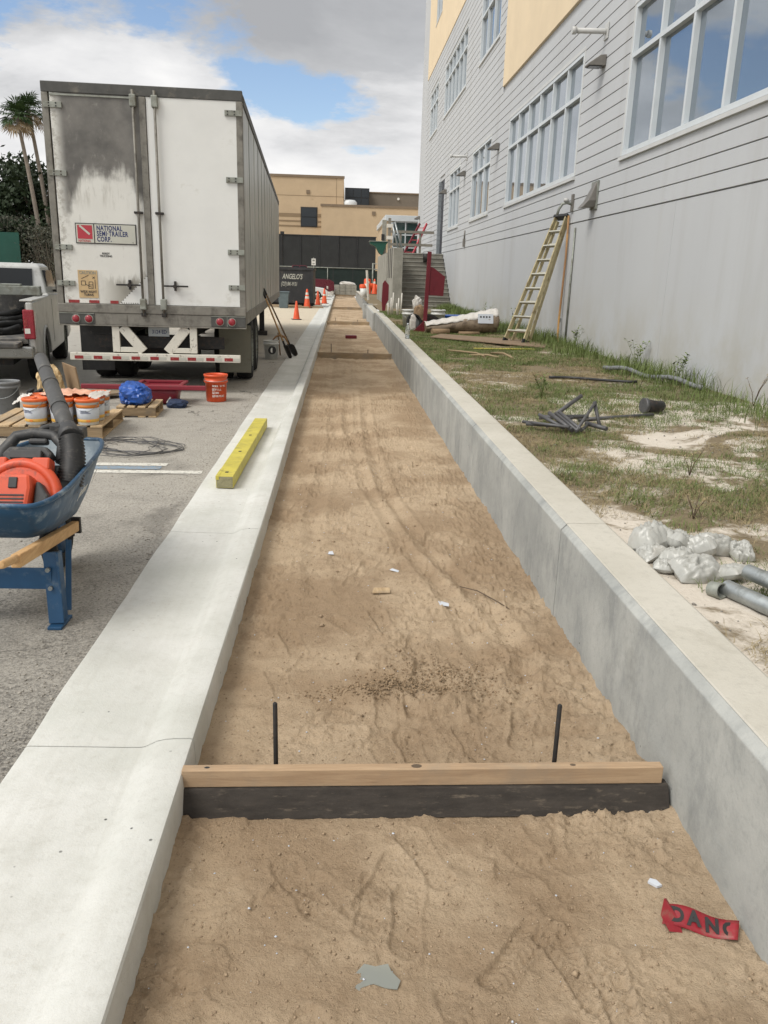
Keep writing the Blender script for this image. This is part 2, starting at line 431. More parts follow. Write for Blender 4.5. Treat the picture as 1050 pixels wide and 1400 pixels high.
def m_yard():
    n = NT('yard_soil'); x, y, z = n.xyz(n.P)
    s = n.noise(0.9, 8, 0.66, n.P, 0.7); fine = n.noise(55, 5, 0.75, n.P); mid = n.noise(6, 7, 0.7, n.P)
    sand = n.mix(fine, lin('#bbb0a0'), lin('#dad3c8'))
    soil = n.mix(n.math('MULTIPLY_ADD', fine, 0.7, n.math('MULTIPLY', mid, 0.3)), lin('#5a4f3d'), lin('#988a72'))
    cov = n.ss(n.math('ADD', s, n.math('MULTIPLY_ADD', mid, 0.22, n.math('MULTIPLY', n.ss(y, 9, 14), -0.12))), 0.585, 0.67)
    c = n.mix(cov, soil, sand)
    c = n.mix(n.math('MULTIPLY', n.ss(n.noise(28, 6, 0.8, n.P), 0.58, 0.72), 0.7), c, lin('#4c4130'))
    n.bump(n.math('ADD', fine, mid), 0.6, 0.012)
    return n.fin(c, 0.95, 0, 0.1)
def m_wall():
    n = NT('building_stucco')
    x, y, z = n.xyz(n.P)
    c = n.mix(n.noise(0.5, 6, 0.6, n.P), lin('#b1b3b5'), lin('#bdbfc0'))
    st = n.noise(1.4, 6, 0.65, n.P, 0.2, (1, 1, 0.10))
    c = n.mix(n.math('MULTIPLY', n.ss(st, 0.48, 0.72), 0.3), c, lin('#a09f9b'))
    st3 = n.noise(0.9, 7, 0.7, n.P, 0.3, (1, 1, 0.25)); c = n.mix(n.math('MULTIPLY', n.ss(st3, 0.56, 0.72), 0.2), c, lin('#b8b7b3'))
    low = n.math('MULTIPLY', n.ss(z, 1.9, 0.4), n.ss(n.noise(1.2, 6, 0.7, n.P), 0.35, 0.65))
    c = n.mix(n.math('MULTIPLY', low, 0.5), c, lin('#a39c88'))
    n.bump(n.noise(120, 4, 0.6, n.P), 0.12, 0.004)
    return n.fin(c, 0.8, 0, 0.3)
def m_glass(name, tint=(0.012, 0.018, 0.022), rough=0.02, spec=0.5, ior=1.6, metal=0.0):
    n = NT(name)
    n.bump(n.noise(1.3, 3, 0.5, n.P), 0.05, 0.02)
    m = n.fin(tint, rough, metal, spec); n.b.inputs['IOR'].default_value = ior
    return m
def m_door_stain():
    n = NT('stained_trailer_door'); x, y, z = n.xyz(n.O)
    w = n.noise(2.6, 7, 0.62, None, 0.5, (1.0, 1, 0.8)); w2 = n.noise(7, 6, 0.7, None, 0.2, (1, 1, 0.16))
    base = n.mix(n.noise(3, 5), lin('#c8c7c1'), lin('#d8d8d2'))
    # the worn, darkened patch: from about 2.85 m up, lower along both edges
    edge = n.math('ABSOLUTE', n.math('ADD', x, 0.52))
    lim = n.math('ADD', n.math('MULTIPLY_ADD', w2, 0.5, n.math('ADD', z, -0.25)), n.math('ADD', n.math('MULTIPLY', n.ss(edge, 0.25, 0.6), 0.62), n.math('MULTIPLY_ADD', w, 0.7, -0.35)))
    f = n.math('MULTIPLY', n.ss(lim, 2.80, 3.08), n.ss(x, -1.19, -1.02))
    dk = n.mix(n.ss(n.noise(1.7, 6, 0.6), 0.3, 0.7), lin('#454340'), lin('#716e69'))
    c = n.mix(n.math('MULTIPLY', f, 0.95), base, dk)
    c = n.mix(n.math('MULTIPLY', n.ss(n.noise(13, 7, 0.75, None, 0.3, (1, 1, 0.5)), 0.56, 0.74), 0.45), c, lin('#a09d96'))
    sc = n.math('MULTIPLY', n.math('MULTIPLY', n.ss(w2, 0.5, 0.62), n.ss(z, 2.45, 2.62)), n.ss(z, 2.9, 2.7))
    c = n.mix(n.math('MULTIPLY', sc, 0.5), c, lin('#a29f96'))
    lo = n.math('MULTIPLY', n.math('MULTIPLY', n.ss(n.math('ADD', z, n.math('MULTIPLY', w2, -0.7)), 1.32, 1.18), n.ss(x, -0.8, -0.35)), 0.8)
    c = n.mix(lo, c, lin('#807c70'))
    ed = n.math('MULTIPLY', n.ss(n.noise(18, 6, 0.7), 0.45, 0.6), n.ss(edge, 0.52, 0.62))
    c = n.mix(n.math('MULTIPLY', ed, 0.5), c, lin('#7d766a'))
    return n.fin(c, 0.45, 0, 0.4)
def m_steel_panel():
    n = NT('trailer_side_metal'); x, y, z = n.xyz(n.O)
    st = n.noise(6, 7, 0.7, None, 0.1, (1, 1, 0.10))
    c = n.mix(n.ss(st, 0.35, 0.7), lin('#82847e'), lin('#b6b8b2'))  # light and dark upright streaks paint panel reflections into the colour
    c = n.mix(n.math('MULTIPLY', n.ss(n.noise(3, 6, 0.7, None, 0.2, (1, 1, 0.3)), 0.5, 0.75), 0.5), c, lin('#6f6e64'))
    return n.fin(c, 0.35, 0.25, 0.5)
def m_leaf(name, a, b):
    n = NT(name)
    c = n.mix(n.noise(0.9, 4, 0.6, n.P), lin(a), lin(b))
    c = n.mix(n.math('MULTIPLY', n.noise(14, 2, 0.5, n.P), 0.5), c, tuple(x * 1.5 for x in lin(b)))
    m = n.fin(c, 0.6, 0, 0.3); return m
def m_paint(name, c, asph='#77746d', thr=0.5):
    n = NT(name)
    f = n.ss(n.noise(24, 7, 0.75, n.P), thr - 0.12, thr + 0.12)
    cc = n.mix(f, lin(asph), lin(c)); n.bump(n.noise(95, 3, 0.7, n.P), 0.4, 0.005)
    return n.fin(cc, 0.85, 0, 0.2)

SAND = m_sand(); ASPH = m_asphalt(); YARD = m_yard(); WALLM = m_wall()
KERB = m_conc('fresh_kerb_concrete', '#bcbdb6', '#cdcdc8', '#aaa89f', 0.20, 0.18, '#77756c', spots=0.5, lines=0.5)
RETW = m_conc('retaining_wall_concrete', '#949693', '#afb0ab', '#7d807f', 0.62, 0.18)
RETTOP = m_conc('wall_cap_concrete', '#b5b1a5', '#c2beb3', '#98948a', 0, 0.15)
STAIRC = m_conc('stair_concrete', '#86847b', '#9b998f', '#6f6d64', 0.4, 0.15)
STEPC = m_conc('step_concrete', '#76726a', '#8a867c', '#5e5b54', 0.3, 0.2)
WOOD = m_wood('form_lumber', '#a48a6e', '#b89e80', grey='#9a8a76')
WOODX = m_wood('old_lumber', '#8a765c', '#a8957a', grey='#847c70')
PALLET = m_wood('pallet_wood', '#a58c6b', '#c0a987', (14, 1, 14), 0.15, '#8c8272')
PALLETX = m_wood('pallet_wood_cross', '#7f6c54', '#988468', (1, 14, 14), 0.15, '#6f665a')
PLY = m_wood('weathered_plywood', '#7a6653', '#917e69', (1, 9, 9), 0.05, '#776653')
HANDLE = m_wood('ash_handle', '#b48f63', '#c9a679', (12, 1, 12), 0.05)
FIBRE = mat('dark_expansion_board', '#38332e', 0.9, var=0.3, vs=9, bump=0.5, bs=50, dirt='#6b6154', amt=0.25, ds=14, stretch=(1, 4, 4))
STEELD = mat('dark_steel', '#2b2a29', 0.6, 0.3, 0.3, 20, dirt='#4a3728', amt=0.4, ds=20)
GALV = mat('galvanised_steel', '#9ea3a3', 0.42, 0.75, 0.2, 14, dirt='#7b7d78', amt=0.4, ds=8)
GALVD = mat('dull_galvanised', '#8d9088', 0.6, 0.35, 0.2, 10, dirt='#6d6a5e', amt=0.5, ds=6)
WHITEP = mat('trailer_white_paint', '#d6d7d4', 0.4, 0, 0.04, 2, dirt='#b1afa4', amt=0.15, ds=2)
FRAMEG = mat('trailer_grey_frame', '#7b7870', 0.55, 0.2, 0.15, 6, dirt='#55524b', amt=0.55, ds=5)
FRAMED = mat('trailer_dark_header', '#4a4a47', 0.6, 0.1, 0.2, 6, dirt='#777267', amt=0.3, ds=4)
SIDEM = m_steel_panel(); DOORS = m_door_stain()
BUMPW = mat('bumper_white', '#cfccc0', 0.5, 0, 0.06, 8, dirt='#5d5142', amt=0.32, ds=16)
REDREF = mat('red_reflector', '#8a2a2a', 0.35, 0, 0.2, 30, dirt='#b3a596', amt=0.2, ds=30)
REDLENS = mat('red_lens', '#8c2530', 0.25, 0, 0.15, 30)
RUBBER = mat('tyre_rubber', '#1d1d1c', 0.85, 0, 0.2, 10, bump=0.3, bs=40, dirt='#4a453d', amt=0.25, ds=6)
BLACK = mat('black_plastic', '#222222', 0.5, 0, 0.25, 12, dirt='#55514a', amt=0.2, ds=12)
FLAP = mat('grey_mud_flap', '#6f6d60', 0.7, 0, 0.08, 4, dirt='#565347', amt=0.4, ds=4)
SIGNG = mat('sign_grey', '#b4b4a9', 0.45, 0, 0.05, 4)
SIGNR = mat('sign_red', '#a8303c', 0.45, 0, 0.08, 6)
SIGNB = mat('sign_navy', '#27305e', 0.5, 0, 0.08, 20)
SIGNK = mat('sign_black', '#262626', 0.5, 0, 0.1, 20)
SIGNT = mat('sign_tan', '#b99f76', 0.5, 0, 0.1, 10)
SIGNW = mat('lettering_white', '#d5d3cc', 0.6, 0, 0.08, 30)
SILVER = mat('silver_car_paint', '#b9b9b5', 0.35, 0.15, 0.08, 3, dirt='#84807a', amt=0.35, ds=4)
BEDLINE = mat('bed_liner', '#4c4b49', 0.8, 0, 0.2, 12, dirt='#8c8578', amt=0.45, ds=5)
CHROME = mat('dull_chrome', '#8f8f8b', 0.3, 0.8, 0.1, 6, dirt='#6b675f', amt=0.3, ds=8)
MAROON = mat('maroon_car_paint', '#5a1f2c', 0.3, 0.1, 0.1, 3)
CARW = mat('white_car_paint', '#c9cbca', 0.3, 0, 0.05, 3)
CARGL = m_glass('vehicle_glass', (0.02, 0.022, 0.024), 0.12, 0.3, 1.45); DGLASS = m_glass('dark_far_glass', (0.03, 0.036, 0.042), 0.1, 0.3, 1.4)
WGLASS = m_glass('window_glass', (0.30, 0.345, 0.39), 0.02, 0.5, 1.7, 0.8)
WFRAME = mat('window_frame_white', '#c6cbcd', 0.4, 0, 0.05, 3)
SILLM = mat('window_sill', '#c2c3c1', 0.6, 0, 0.05, 3)
CREAM = mat('cream_stucco', '#dac7a8', 0.85, 0, 0.05, 1.0, bump=0.1, bs=90)
TAN = mat('tan_block_wall', '#b9a385', 0.85, 0, 0.07, 0.6, dirt='#a08b6d', amt=0.2, ds=0.6)
TANB = mat('tan_wall_band', '#86735a', 0.85, 0, 0.08, 1)
TANC = mat('parapet_coping', '#7a6a57', 0.8, 0, 0.08, 1)
BROWNG = mat('taupe_wall', '#6c6459', 0.85, 0, 0.08, 0.6)
SCREEN = mat('black_privacy_screen', '#2c2d2d', 0.9, 0, 0.15, 0.8, bump=0.3, bs=3)
SCREENG = mat('green_privacy_screen', '#1d2a27', 0.9, 0, 0.2, 0.9, bump=0.3, bs=3)
TARPG = mat('green_fence_cloth', '#154239', 0.85, 0, 0.15, 0.7)
DUMP = mat('dumpster_black', '#2a2b2d', 0.65, 0.1, 0.25, 2, dirt='#4b4641', amt=0.3, ds=2.5)
BINM = mat('grey_bin_plastic', '#59666a', 0.6, 0, 0.1, 5)
CONEO = mat('cone_orange', '#d5532a', 0.55, 0, 0.1, 8, dirt='#7d4029', amt=0.25, ds=8)
CONEW = mat('cone_collar', '#cfcac0', 0.5, 0, 0.1, 10)
BUCKO = mat('orange_bucket_plastic', '#d25228', 0.4, 0, 0.08, 8, dirt='#7c3524', amt=0.25, ds=9)
BUCKW = mat('white_bucket_plastic', '#c9cac6', 0.45, 0, 0.05, 6, dirt='#a7a397', amt=0.3, ds=7)
BUCKG = mat('grey_bucket_plastic', '#77797a', 0.5, 0, 0.06, 6, dirt='#5b5953', amt=0.3, ds=7)
LIDO = mat('orange_bucket_lid', '#d8632b', 0.45, 0, 0.1, 10, dirt='#d8b7a0', amt=0.3, ds=14)
BANDO = mat('label_orange', '#c9742c', 0.5, 0, 0.06, 10)
BANDY = mat('label_yellow', '#cfa24b', 0.5, 0, 0.08, 10)
LABW = mat('label_white', '#c6cbd2', 0.5, 0, 0.05, 10)
PLASTIC = mat('plastic_film', '#c9c5be', 0.3, 0, 0.12, 10, bump=0.8, bs=16, dirt='#a39a8d', amt=0.35, ds=5)
FILMO = mat('pink_plastic_film', '#d9a68c', 0.3, 0, 0.15, 10)
BLUEP = mat('wheelbarrow_blue', '#234c6b', 0.42, 0.1, 0.14, 5, dirt='#7d8c96', amt=0.40, ds=13)
BLUEIN = mat('wheelbarrow_inside', '#76838c', 0.6, 0.1, 0.15, 6, dirt='#9da4a6', amt=0.5, ds=6)
BLUEL = mat('wheelbarrow_leg_blue', '#20486a', 0.45, 0.1, 0.12, 8, dirt='#5c6c78', amt=0.3, ds=12)
BLOWR = mat('blower_orange_red', '#cb4e2c', 0.45, 0, 0.10, 9, dirt='#7d4436', amt=0.38, ds=16)
BLOWK = mat('blower_black', '#343434', 0.55, 0, 0.18, 12, dirt='#6d675f', amt=0.3, ds=14)
BLOWT = mat('blower_tube_grey', '#4b4b4a', 0.6, 0, 0.12, 6, dirt='#6e6a63', amt=0.35, ds=9)
REDB = mat('red_wheelbarrow_paint', '#7f2430', 0.42, 0, 0.1, 5, dirt='#6b3a3a', amt=0.3, ds=7)
BLUET = mat('blue_tarp', '#1f4f9e', 0.35, 0, 0.2, 7)
CARD = mat('cardboard', '#8b7459', 0.85, 0, 0.12, 5)
SACKT = mat('paper_sack', '#c2a87e', 0.8, 0, 0.2, 9, dirt='#3c342b', amt=0.3, ds=6)
YELLOW = mat('yellow_lumber_wrap', '#bdb14a', 0.6, 0, 0.12, 6, dirt='#938a4a', amt=0.35, ds=9)
ENDG = mat('lumber_end_grain', '#8a8566', 0.8, 0, 0.25, 22, dirt='#4b4334', amt=0.4, ds=18)
REDM = mat('dark_red_painted_steel', '#6c1e29', 0.5, 0.1, 0.12, 4, dirt='#54161e', amt=0.35, ds=4)
LADY = mat('ladder_fibreglass_yellow', '#aca07c', 0.55, 0, 0.12, 5, dirt='#6b5a38', amt=0.45, ds=6)
LADW = mat('ladder_step_metal', '#b7b5a9', 0.5, 0.2, 0.1, 6)
HOSEM = mat('rust_hose', '#96714c', 0.7, 0, 0.2, 5, dirt='#b98f4f', amt=0.5, ds=3)
PIPEK = mat('rusty_black_pipe', '#5a5a5b', 0.55, 0.4, 0.2, 20, dirt='#5f5a58', amt=0.4, ds=22)
BAGM = mat('dusty_plastic_bag', '#a9a9a3', 0.30, 0, 0.10, 6, bump=0.25, bs=10, dirt='#948e84', amt=0.35, ds=6)
WRAPM = mat('plastic_wrapped_bale', '#8a7a66', 0.5, 0, 0.3, 6, bump=0.9, bs=12, dirt='#4d3f31', amt=0.6, ds=6)
TAPE = mat('red_danger_tape', '#8e222c', 0.4, 0, 0.15, 10, dirt='#7d5a4c', amt=0.42, ds=18)
TWIG = mat('dry_twig', '#5f5142', 0.9, 0, 0.2, 20)
STONE = mat('loose_stone', '#8e8980', 0.9, 0, 0.25, 20, rnd=0.25)
CLOD = mat('sand_clod', '#9d8970', 0.95, 0, 0.25, 60, bump=0.5, bs=80)
CLODD = mat('damp_sand_clod', '#8f7a60', 0.95, 0, 0.25, 60, bump=0.5, bs=80)
PLATE = mat('licence_plate', '#a8aeb0', 0.4, 0.1, 0.06, 12)
WALLD = mat('painted_recess_shade', '#2b2f38', 0.6, 0, 0.1, 3)
BLOCKG = mat('door_block_jamb', '#83888c', 0.85, 0, 0.12, 3)
LAMPG = mat('wall_lamp_bronze', '#77736d', 0.5, 0.3, 0.1, 8)
PIPEW = mat('white_conduit', '#b9b9b6', 0.5, 0, 0.05, 8)
AWN = mat('green_awning', '#12493a', 0.6, 0, 0.1, 3)
RAILM = mat('grey_timber_rail', '#79746a', 0.8, 0, 0.12, 6)
BARK = mat('oak_bark', '#3d352c', 0.95, 0, 0.3, 6, bump=0.6, bs=10)
PBARK = mat('palm_bark', '#7d746a', 0.95, 0, 0.2, 5, bump=0.5, bs=14)
LEAFO = m_leaf('oak_leaves', '#1a2216', '#2c3a22')
LEAFP = m_leaf('palm_leaves', '#26381f', '#3b4f2b')
LEAFD = m_leaf('dead_palm_leaves', '#75654e', '#978468')
GRASSG = m_leaf('green_grass', '#46542a', '#66733f')
GRASSB = m_leaf('dry_grass', '#6f6346', '#988a69')
WHITEL = m_paint('worn_white_paint', '#cfcdc4', thr=0.42)
BLUEL2 = m_paint('worn_blue_paint', '#7d96ad', '#8a8882', 0.50)
# ---------------------------------------------------------------- ground
def build_ground():
    m = MB()
    def q(x0, x1, y0, y1, z=0.0): m._add([(x0, y0, z), (x1, y0, z), (x1, y1, z), (x0, y1, z)], [(0, 1, 2, 3)])
    m._add([(-900, -400, 0), (-1.07, -400, 0), (-1.07, 0, 0), (-1.07 + .0045 * 92, 92, 0), (-.65, 1500, 0), (-900, 1500, 0)], [(0, 1, 2, 3, 4, 5)])
    m._add([(-.656, 92, 0), (900, 92, 0), (900, 1500, 0), (-.65, 1500, 0)], [(0, 1, 2, 3)])
    q(-1.07, 900, -400, -3); q(1.75, 900, 46, 92)
    o = m.build('parking_lot', ASPH, fix=False); o['kind'] = 'structure'
    return o
lot = build_ground()
def stripe(x0, x1, y0, y1, mt):
    MB()._add([(x0, y0, .004), (x1, y0 + .03, .004), (x1, y1 + .03, .004), (x0, y1, .004)], [(0, 1, 2, 3)]).build('painted_line', mt, lot, fix=False)
stripe(-3.0, -1.53, 7.20, 7.31, WHITEL); stripe(-3.0, -1.56, 7.06, 7.18, BLUEL2); stripe(-3.0, -1.17, 6.92, 7.03, WHITEL)

# trench floor between kerb and retaining wall: raked sand with footprints, tyre ruts, boot scuffs
def build_trench():
    ys = [0.55]
    while ys[-1] < 92: ys.append(ys[-1] + 0.0062 * max(1.0, (ys[-1] / 1.9)) ** 1.35)
    ys = np.array(ys); xs = np.linspace(-0.60, 1.30, 300)
    Xl, Y = np.meshgrid(xs, ys); X = Xl + drift(Y)
    z = -0.104 + 0.028 * (fbm(Xl * 1.7, Y * 1.1, 1, 4) - 0.5)
    rough = sstep(fbm(Xl * 1.9 + 7, Y * 1.5, 3, 3), 0.42, 0.62)
    z += (0.016 + 0.030 * rough) * (fbm(Xl * 10, Y * 12, 2, 5, 0.7) - 0.5)
    z += 0.012 * np.maximum(0, fbm(Xl * 6 + 3, Y * 22, 12, 4, 0.6) - 0.52) * (0.5 + rough)
    z += (0.006 + 0.020 * rough) * np.maximum(0, fbm(Xl * 30, Y * 34, 9, 3, 0.65) - 0.5) * 2
    z += 0.010 * sstep(fbm(Xl * 3.1, Y * 2.6, 14, 2), .5, .58) * (sstep(fbm(Xl * 9, Y * 9, 15, 3, .6), .46, .54) - .5)
    # rake ripples across the walk
    rp = np.sin(Y * 42 + 5 * fbm(Xl * 3, Y * 2, 21, 3)) * sstep(fbm(Xl * 2.2, Y * 1.7, 23, 3), 0.5, 0.62)
    z += 0.0055 * rp
    z += (0.003 + 0.004 * rough) * (fbm(Xl * 55, Y * 58, 19, 2, .7) - .5) * sstep(-Y, -7, -3)
    # wheelbarrow ruts
    def rut(pts, w, d):
        nonlocal z
        p = np.array(pts); rx = np.interp(Y, p[:, 1], p[:, 0], left=np.nan, right=np.nan)
        t = (Xl - rx) / w
        g = np.where(np.isnan(rx), 0, -np.exp(-t ** 2) + 0.55 * np.exp(-((np.abs(t) - 1.9) / .55) ** 2))
        z += d * g * (0.75 + 0.5 * vnoise(Y * 9, Y * 0, 31))
    rut([(0.80, 3.1), (0.95, 3.6), (0.86, 4.3), (0.62, 5.3), (0.42, 6.6), (0.35, 9), (0.4, 14), (0.35, 22)], 0.045, 0.017)
    rut([(0.62, 3.0), (0.72, 3.5), (0.66, 4.4), (0.46, 5.4), (0.25, 7), (0.1, 10), (0.2, 18)], 0.04, 0.012)
    rut([(-0.12, 4.4), (-0.2, 6), (-0.05, 9), (-0.15, 15), (-0.05, 26)], 0.05, 0.012)
    # scuffed ridge of loose sand ahead of the form
    ridge = np.exp(-((Y - 3.22 - 0.05 * np.sin(Xl * 9)) / 0.085) ** 2) * sstep(Xl, -0.05, 0.2) * sstep(-Xl, -0.75, -0.55)
    z += ridge * (0.018 + 0.07 * fbm(Xl * 16, Y * 16, 41, 4, 0.65))
    sc = np.exp(-((Y - 3.45) / .2) ** 2 - ((Xl - .45) / .3) ** 2)
    z += sc * 0.03 * (fbm(Xl * 20, Y * 20, 44, 4, 0.7) - 0.35)
    # boot prints
    rng = random.Random(5)
    prints = [(0.42, 3.60, 0.3), (0.62, 3.45, 0.2), (0.10, 3.02, 1.2), (0.30, 2.18, 0.4), (0.12, 1.98, -0.2), (0.55, 2.85, 0.1), (0.78, 2.95, -0.3),
              (0.34, 1.55, 0.2), (-0.1, 2.05, 0.5), (0.25, 4.05, 0.2), (0.05, 4.0, 0.6), (0.66, 1.75, 0.3), (0.1, 4.7, -0.2), (0.75, 4.1, 0.2)]
    for k in range(110): prints.append((rng.uniform(-0.35, 1.05), 1.2 + 13 * rng.random() ** 1.5, rng.uniform(-0.7, 0.9)))
    for (fx, fy, a) in prints:
        ca, sa = math.cos(a), math.sin(a)
        u = (Xl - fx) * ca + (Y - fy) * sa; v = -(Xl - fx) * sa + (Y - fy) * ca
        near = (np.abs(u) < .16) & (np.abs(v) < .26)
        if not near.any(): continue
        wd = 0.05 - 0.011 * np.cos((v + .02) * 16)
        e = np.maximum(np.abs(u) / wd, np.abs(v) / 0.148)
        r = (np.maximum(0, np.abs(u) / wd) ** 3 + (np.abs(v) / 0.148) ** 4)
        r = r * (0.75 + 0.5 * fbm(Xl * 18, Y * 18, 33, 3)); ins = sstep(-r, -1.2, -0.75)
        rim = np.exp(-((r - 1.45) / .5) ** 2)
        tread = (np.sin(v * 230 + 3 * np.abs(u) * 60) > 0.0) * 1.0
        dep = rng.uniform(.45, 1.1)
        z += np.where(near, dep * (ins * (-0.013 + 0.006 * tread) + 0.007 * rim), 0)
    # sand banked against both sides
    z += 0.03 * np.exp(-((Xl + 0.56) / .05) ** 2) * vnoise(Y * 3, Y * 0 + 2, 51) + 0.025 * np.exp(-((Xl - 1.25) / .06) ** 2) * vnoise(Y * 2.4, Y * 0, 52)
    z += 0.012 * sstep(Y, 12, 30)
    nr, nc = X.shape
    i = np.arange(nr * nc).reshape(nr, nc)
    f = np.stack([i[:-1, :-1], i[:-1, 1:], i[1:, 1:], i[1:, :-1]], -1).reshape(-1, 4)
    o = mesh_np('trench_floor', np.stack([X, Y, z], -1).reshape(-1, 3), f, SAND, smooth=True); o['kind'] = 'structure'
    return xs, ys, z
tr_xs, tr_ys, tr_z = build_trench()
def tz(x, y):
    j = int(np.clip(np.searchsorted(tr_ys, y), 0, len(tr_ys) - 1)); i = int(np.clip(np.searchsorted(tr_xs, x - drift(y)), 0, len(tr_xs) - 1))
    return float(tr_z[j, i])

# kerb and gutter: cast sections with tooled joints
def kerb():
    root = put(bpy.data.objects.new('kerb_and_gutter', None)); root['kind'] = 'structure'
    joints = [-1.2, 2.66, 5.25, 8.3, 11.4, 14.5, 17.6, 20.7, 23.8, 26.9, 30, 33.1, 36.2, 39.3, 42.4, 45.5, 48.6, 54.8, 61, 67.2, 73.4, 79.6, 88]
    for a, b in zip(joints[:-1], joints[1:]):
        m = MB(); nseg = 14; rings = []
        for k in range(nseg + 1):
            y = a + 0.003 + (b - a - 0.006) * k / nseg; d = float(drift(y)); s = float(sstep(y, 5.5, 10))
            wob = 0.008 * (vnoise(np.array([y * 1.3]), np.array([0.]), 61)[0] - .5); ew = 0.016 * (fbm(np.array([y * 2.3]), np.array([3.]), 62)[0] - .5)
            t = 0.042 + 0.045 * s; xr = -0.522 - 0.01 * s
            pr = [(-1.135 + ew, -0.06), (-1.135 + ew, 0.010), (-1.125 + ew, 0.014), (-0.93, 0.010), (-0.78, 0.006 - .004 * s), (-0.715, 0.006), (-0.70, 0.009), (-0.655, 0.032 + 0.04 * s), (-0.625, t - 0.003), (-0.59, t),
                  (xr - .014, t), (xr - .005, t - .003), (xr + wob * .3, t - .012), (xr + .004 + wob * .5, -0.02), (xr + .006 + wob, -0.26), (-0.9, -0.26)]
            rings.append([(px_ + d, y, pz) for px_, pz in pr])
        m.loft(rings, closed=True, caps=True, smooth=True)
        o = m.build('kerb_section', KERB, root)
        e = o.modifiers.new('edge', 'EDGE_SPLIT'); e.split_angle = R_(24)
kerb()

# retaining wall, poured in panels
def retaining(name, label, y0, y1, x0, step, top0, topslope, thick=0.25, zb=-0.3):
    t = thing(name, label, 'wall', (x0 + float(drift(y0)), y0, 0)); y = y0
    while y < y1 - .05:
        e = min(y + step, y1); m = MB(); rings = []
        for yy in (y + .009, e - .009):
            top = top0 + topslope * yy; d = float(drift(yy)) - float(drift(y0))
            rings.append([(0 + d, yy - y0, zb), (0 + d, yy - y0, top - .035), (.028 + d, yy - y0, top - .006), (.04 + d, yy - y0, top - .004), (thick + d, yy - y0, top - .004), (thick + d, yy - y0, zb)])
        m.loft(rings, smooth=False); p = m.build('wall_panel', RETW, t, bevel=.004)
        c = MB(); rr = []
        for yy in (y + .003, e - .003):
            top = top0 + topslope * yy; d = float(drift(yy)) - float(drift(y0))
            rr.append([(.030 + d, yy - y0, top - .004), (.034 + d, yy - y0, top + .001), (thick - .01 + d, yy - y0, top + .001), (thick + .004 + d, yy - y0, top - .006), (thick - .01 + d, yy - y0, top - .01)])
        c.loft(rr, smooth=False); c.build('wall_cap', RETTOP, p)
        y = e
    return t
retaining('retaining_wall', 'long low grey concrete retaining wall with pale cap beside the sand trench', -2.0, 28.6, 1.208, 3.05, 0.438, 0.0036)
# first joint falls at 4.1 m
retaining('retaining_wall', 'short stepped concrete wall stub beyond the end of the long retaining wall', 28.6, 36.2, 1.13, 3.8, 0.50, 0.001)
retaining('retaining_wall', 'far low concrete wall below the orange barrels', 46.0, 68.0, 1.22, 5.5, 0.62, 0.0)
w = MB().box(0, .45, 0, .5, -.3, .55).build('concrete_block', RETW, bevel=.01, loc=(1.18, 37.2, 0)); tag(w, 'square concrete end block where the stub wall stops by the trench', 'block')

# yard of patchy grass between retaining wall and building
def build_yard():
    xs = np.linspace(1.43, 4.75, 70); ys = np.concatenate([np.arange(-2, 14, .05), np.arange(14, 46.01, .16)])
    X, Y = np.meshgrid(xs, ys); X = X + drift(Y) * (1 - (X - 1.43) / 3.32)
    z = yard_z(X, Y) + 0.03 * (fbm(X * 7, Y * 7, 71, 4, .6) - .5) * sstep(X, 1.5, 1.7)
    nr, nc = X.shape; i = np.arange(nr * nc).reshape(nr, nc)
    f = np.stack([i[:-1, :-1], i[:-1, 1:], i[1:, 1:], i[1:, :-1]], -1).reshape(-1, 4)
    o = mesh_np('yard', np.stack([X, Y, z], -1).reshape(-1, 3), f, YARD, smooth=True); o['kind'] = 'structure'
build_yard()

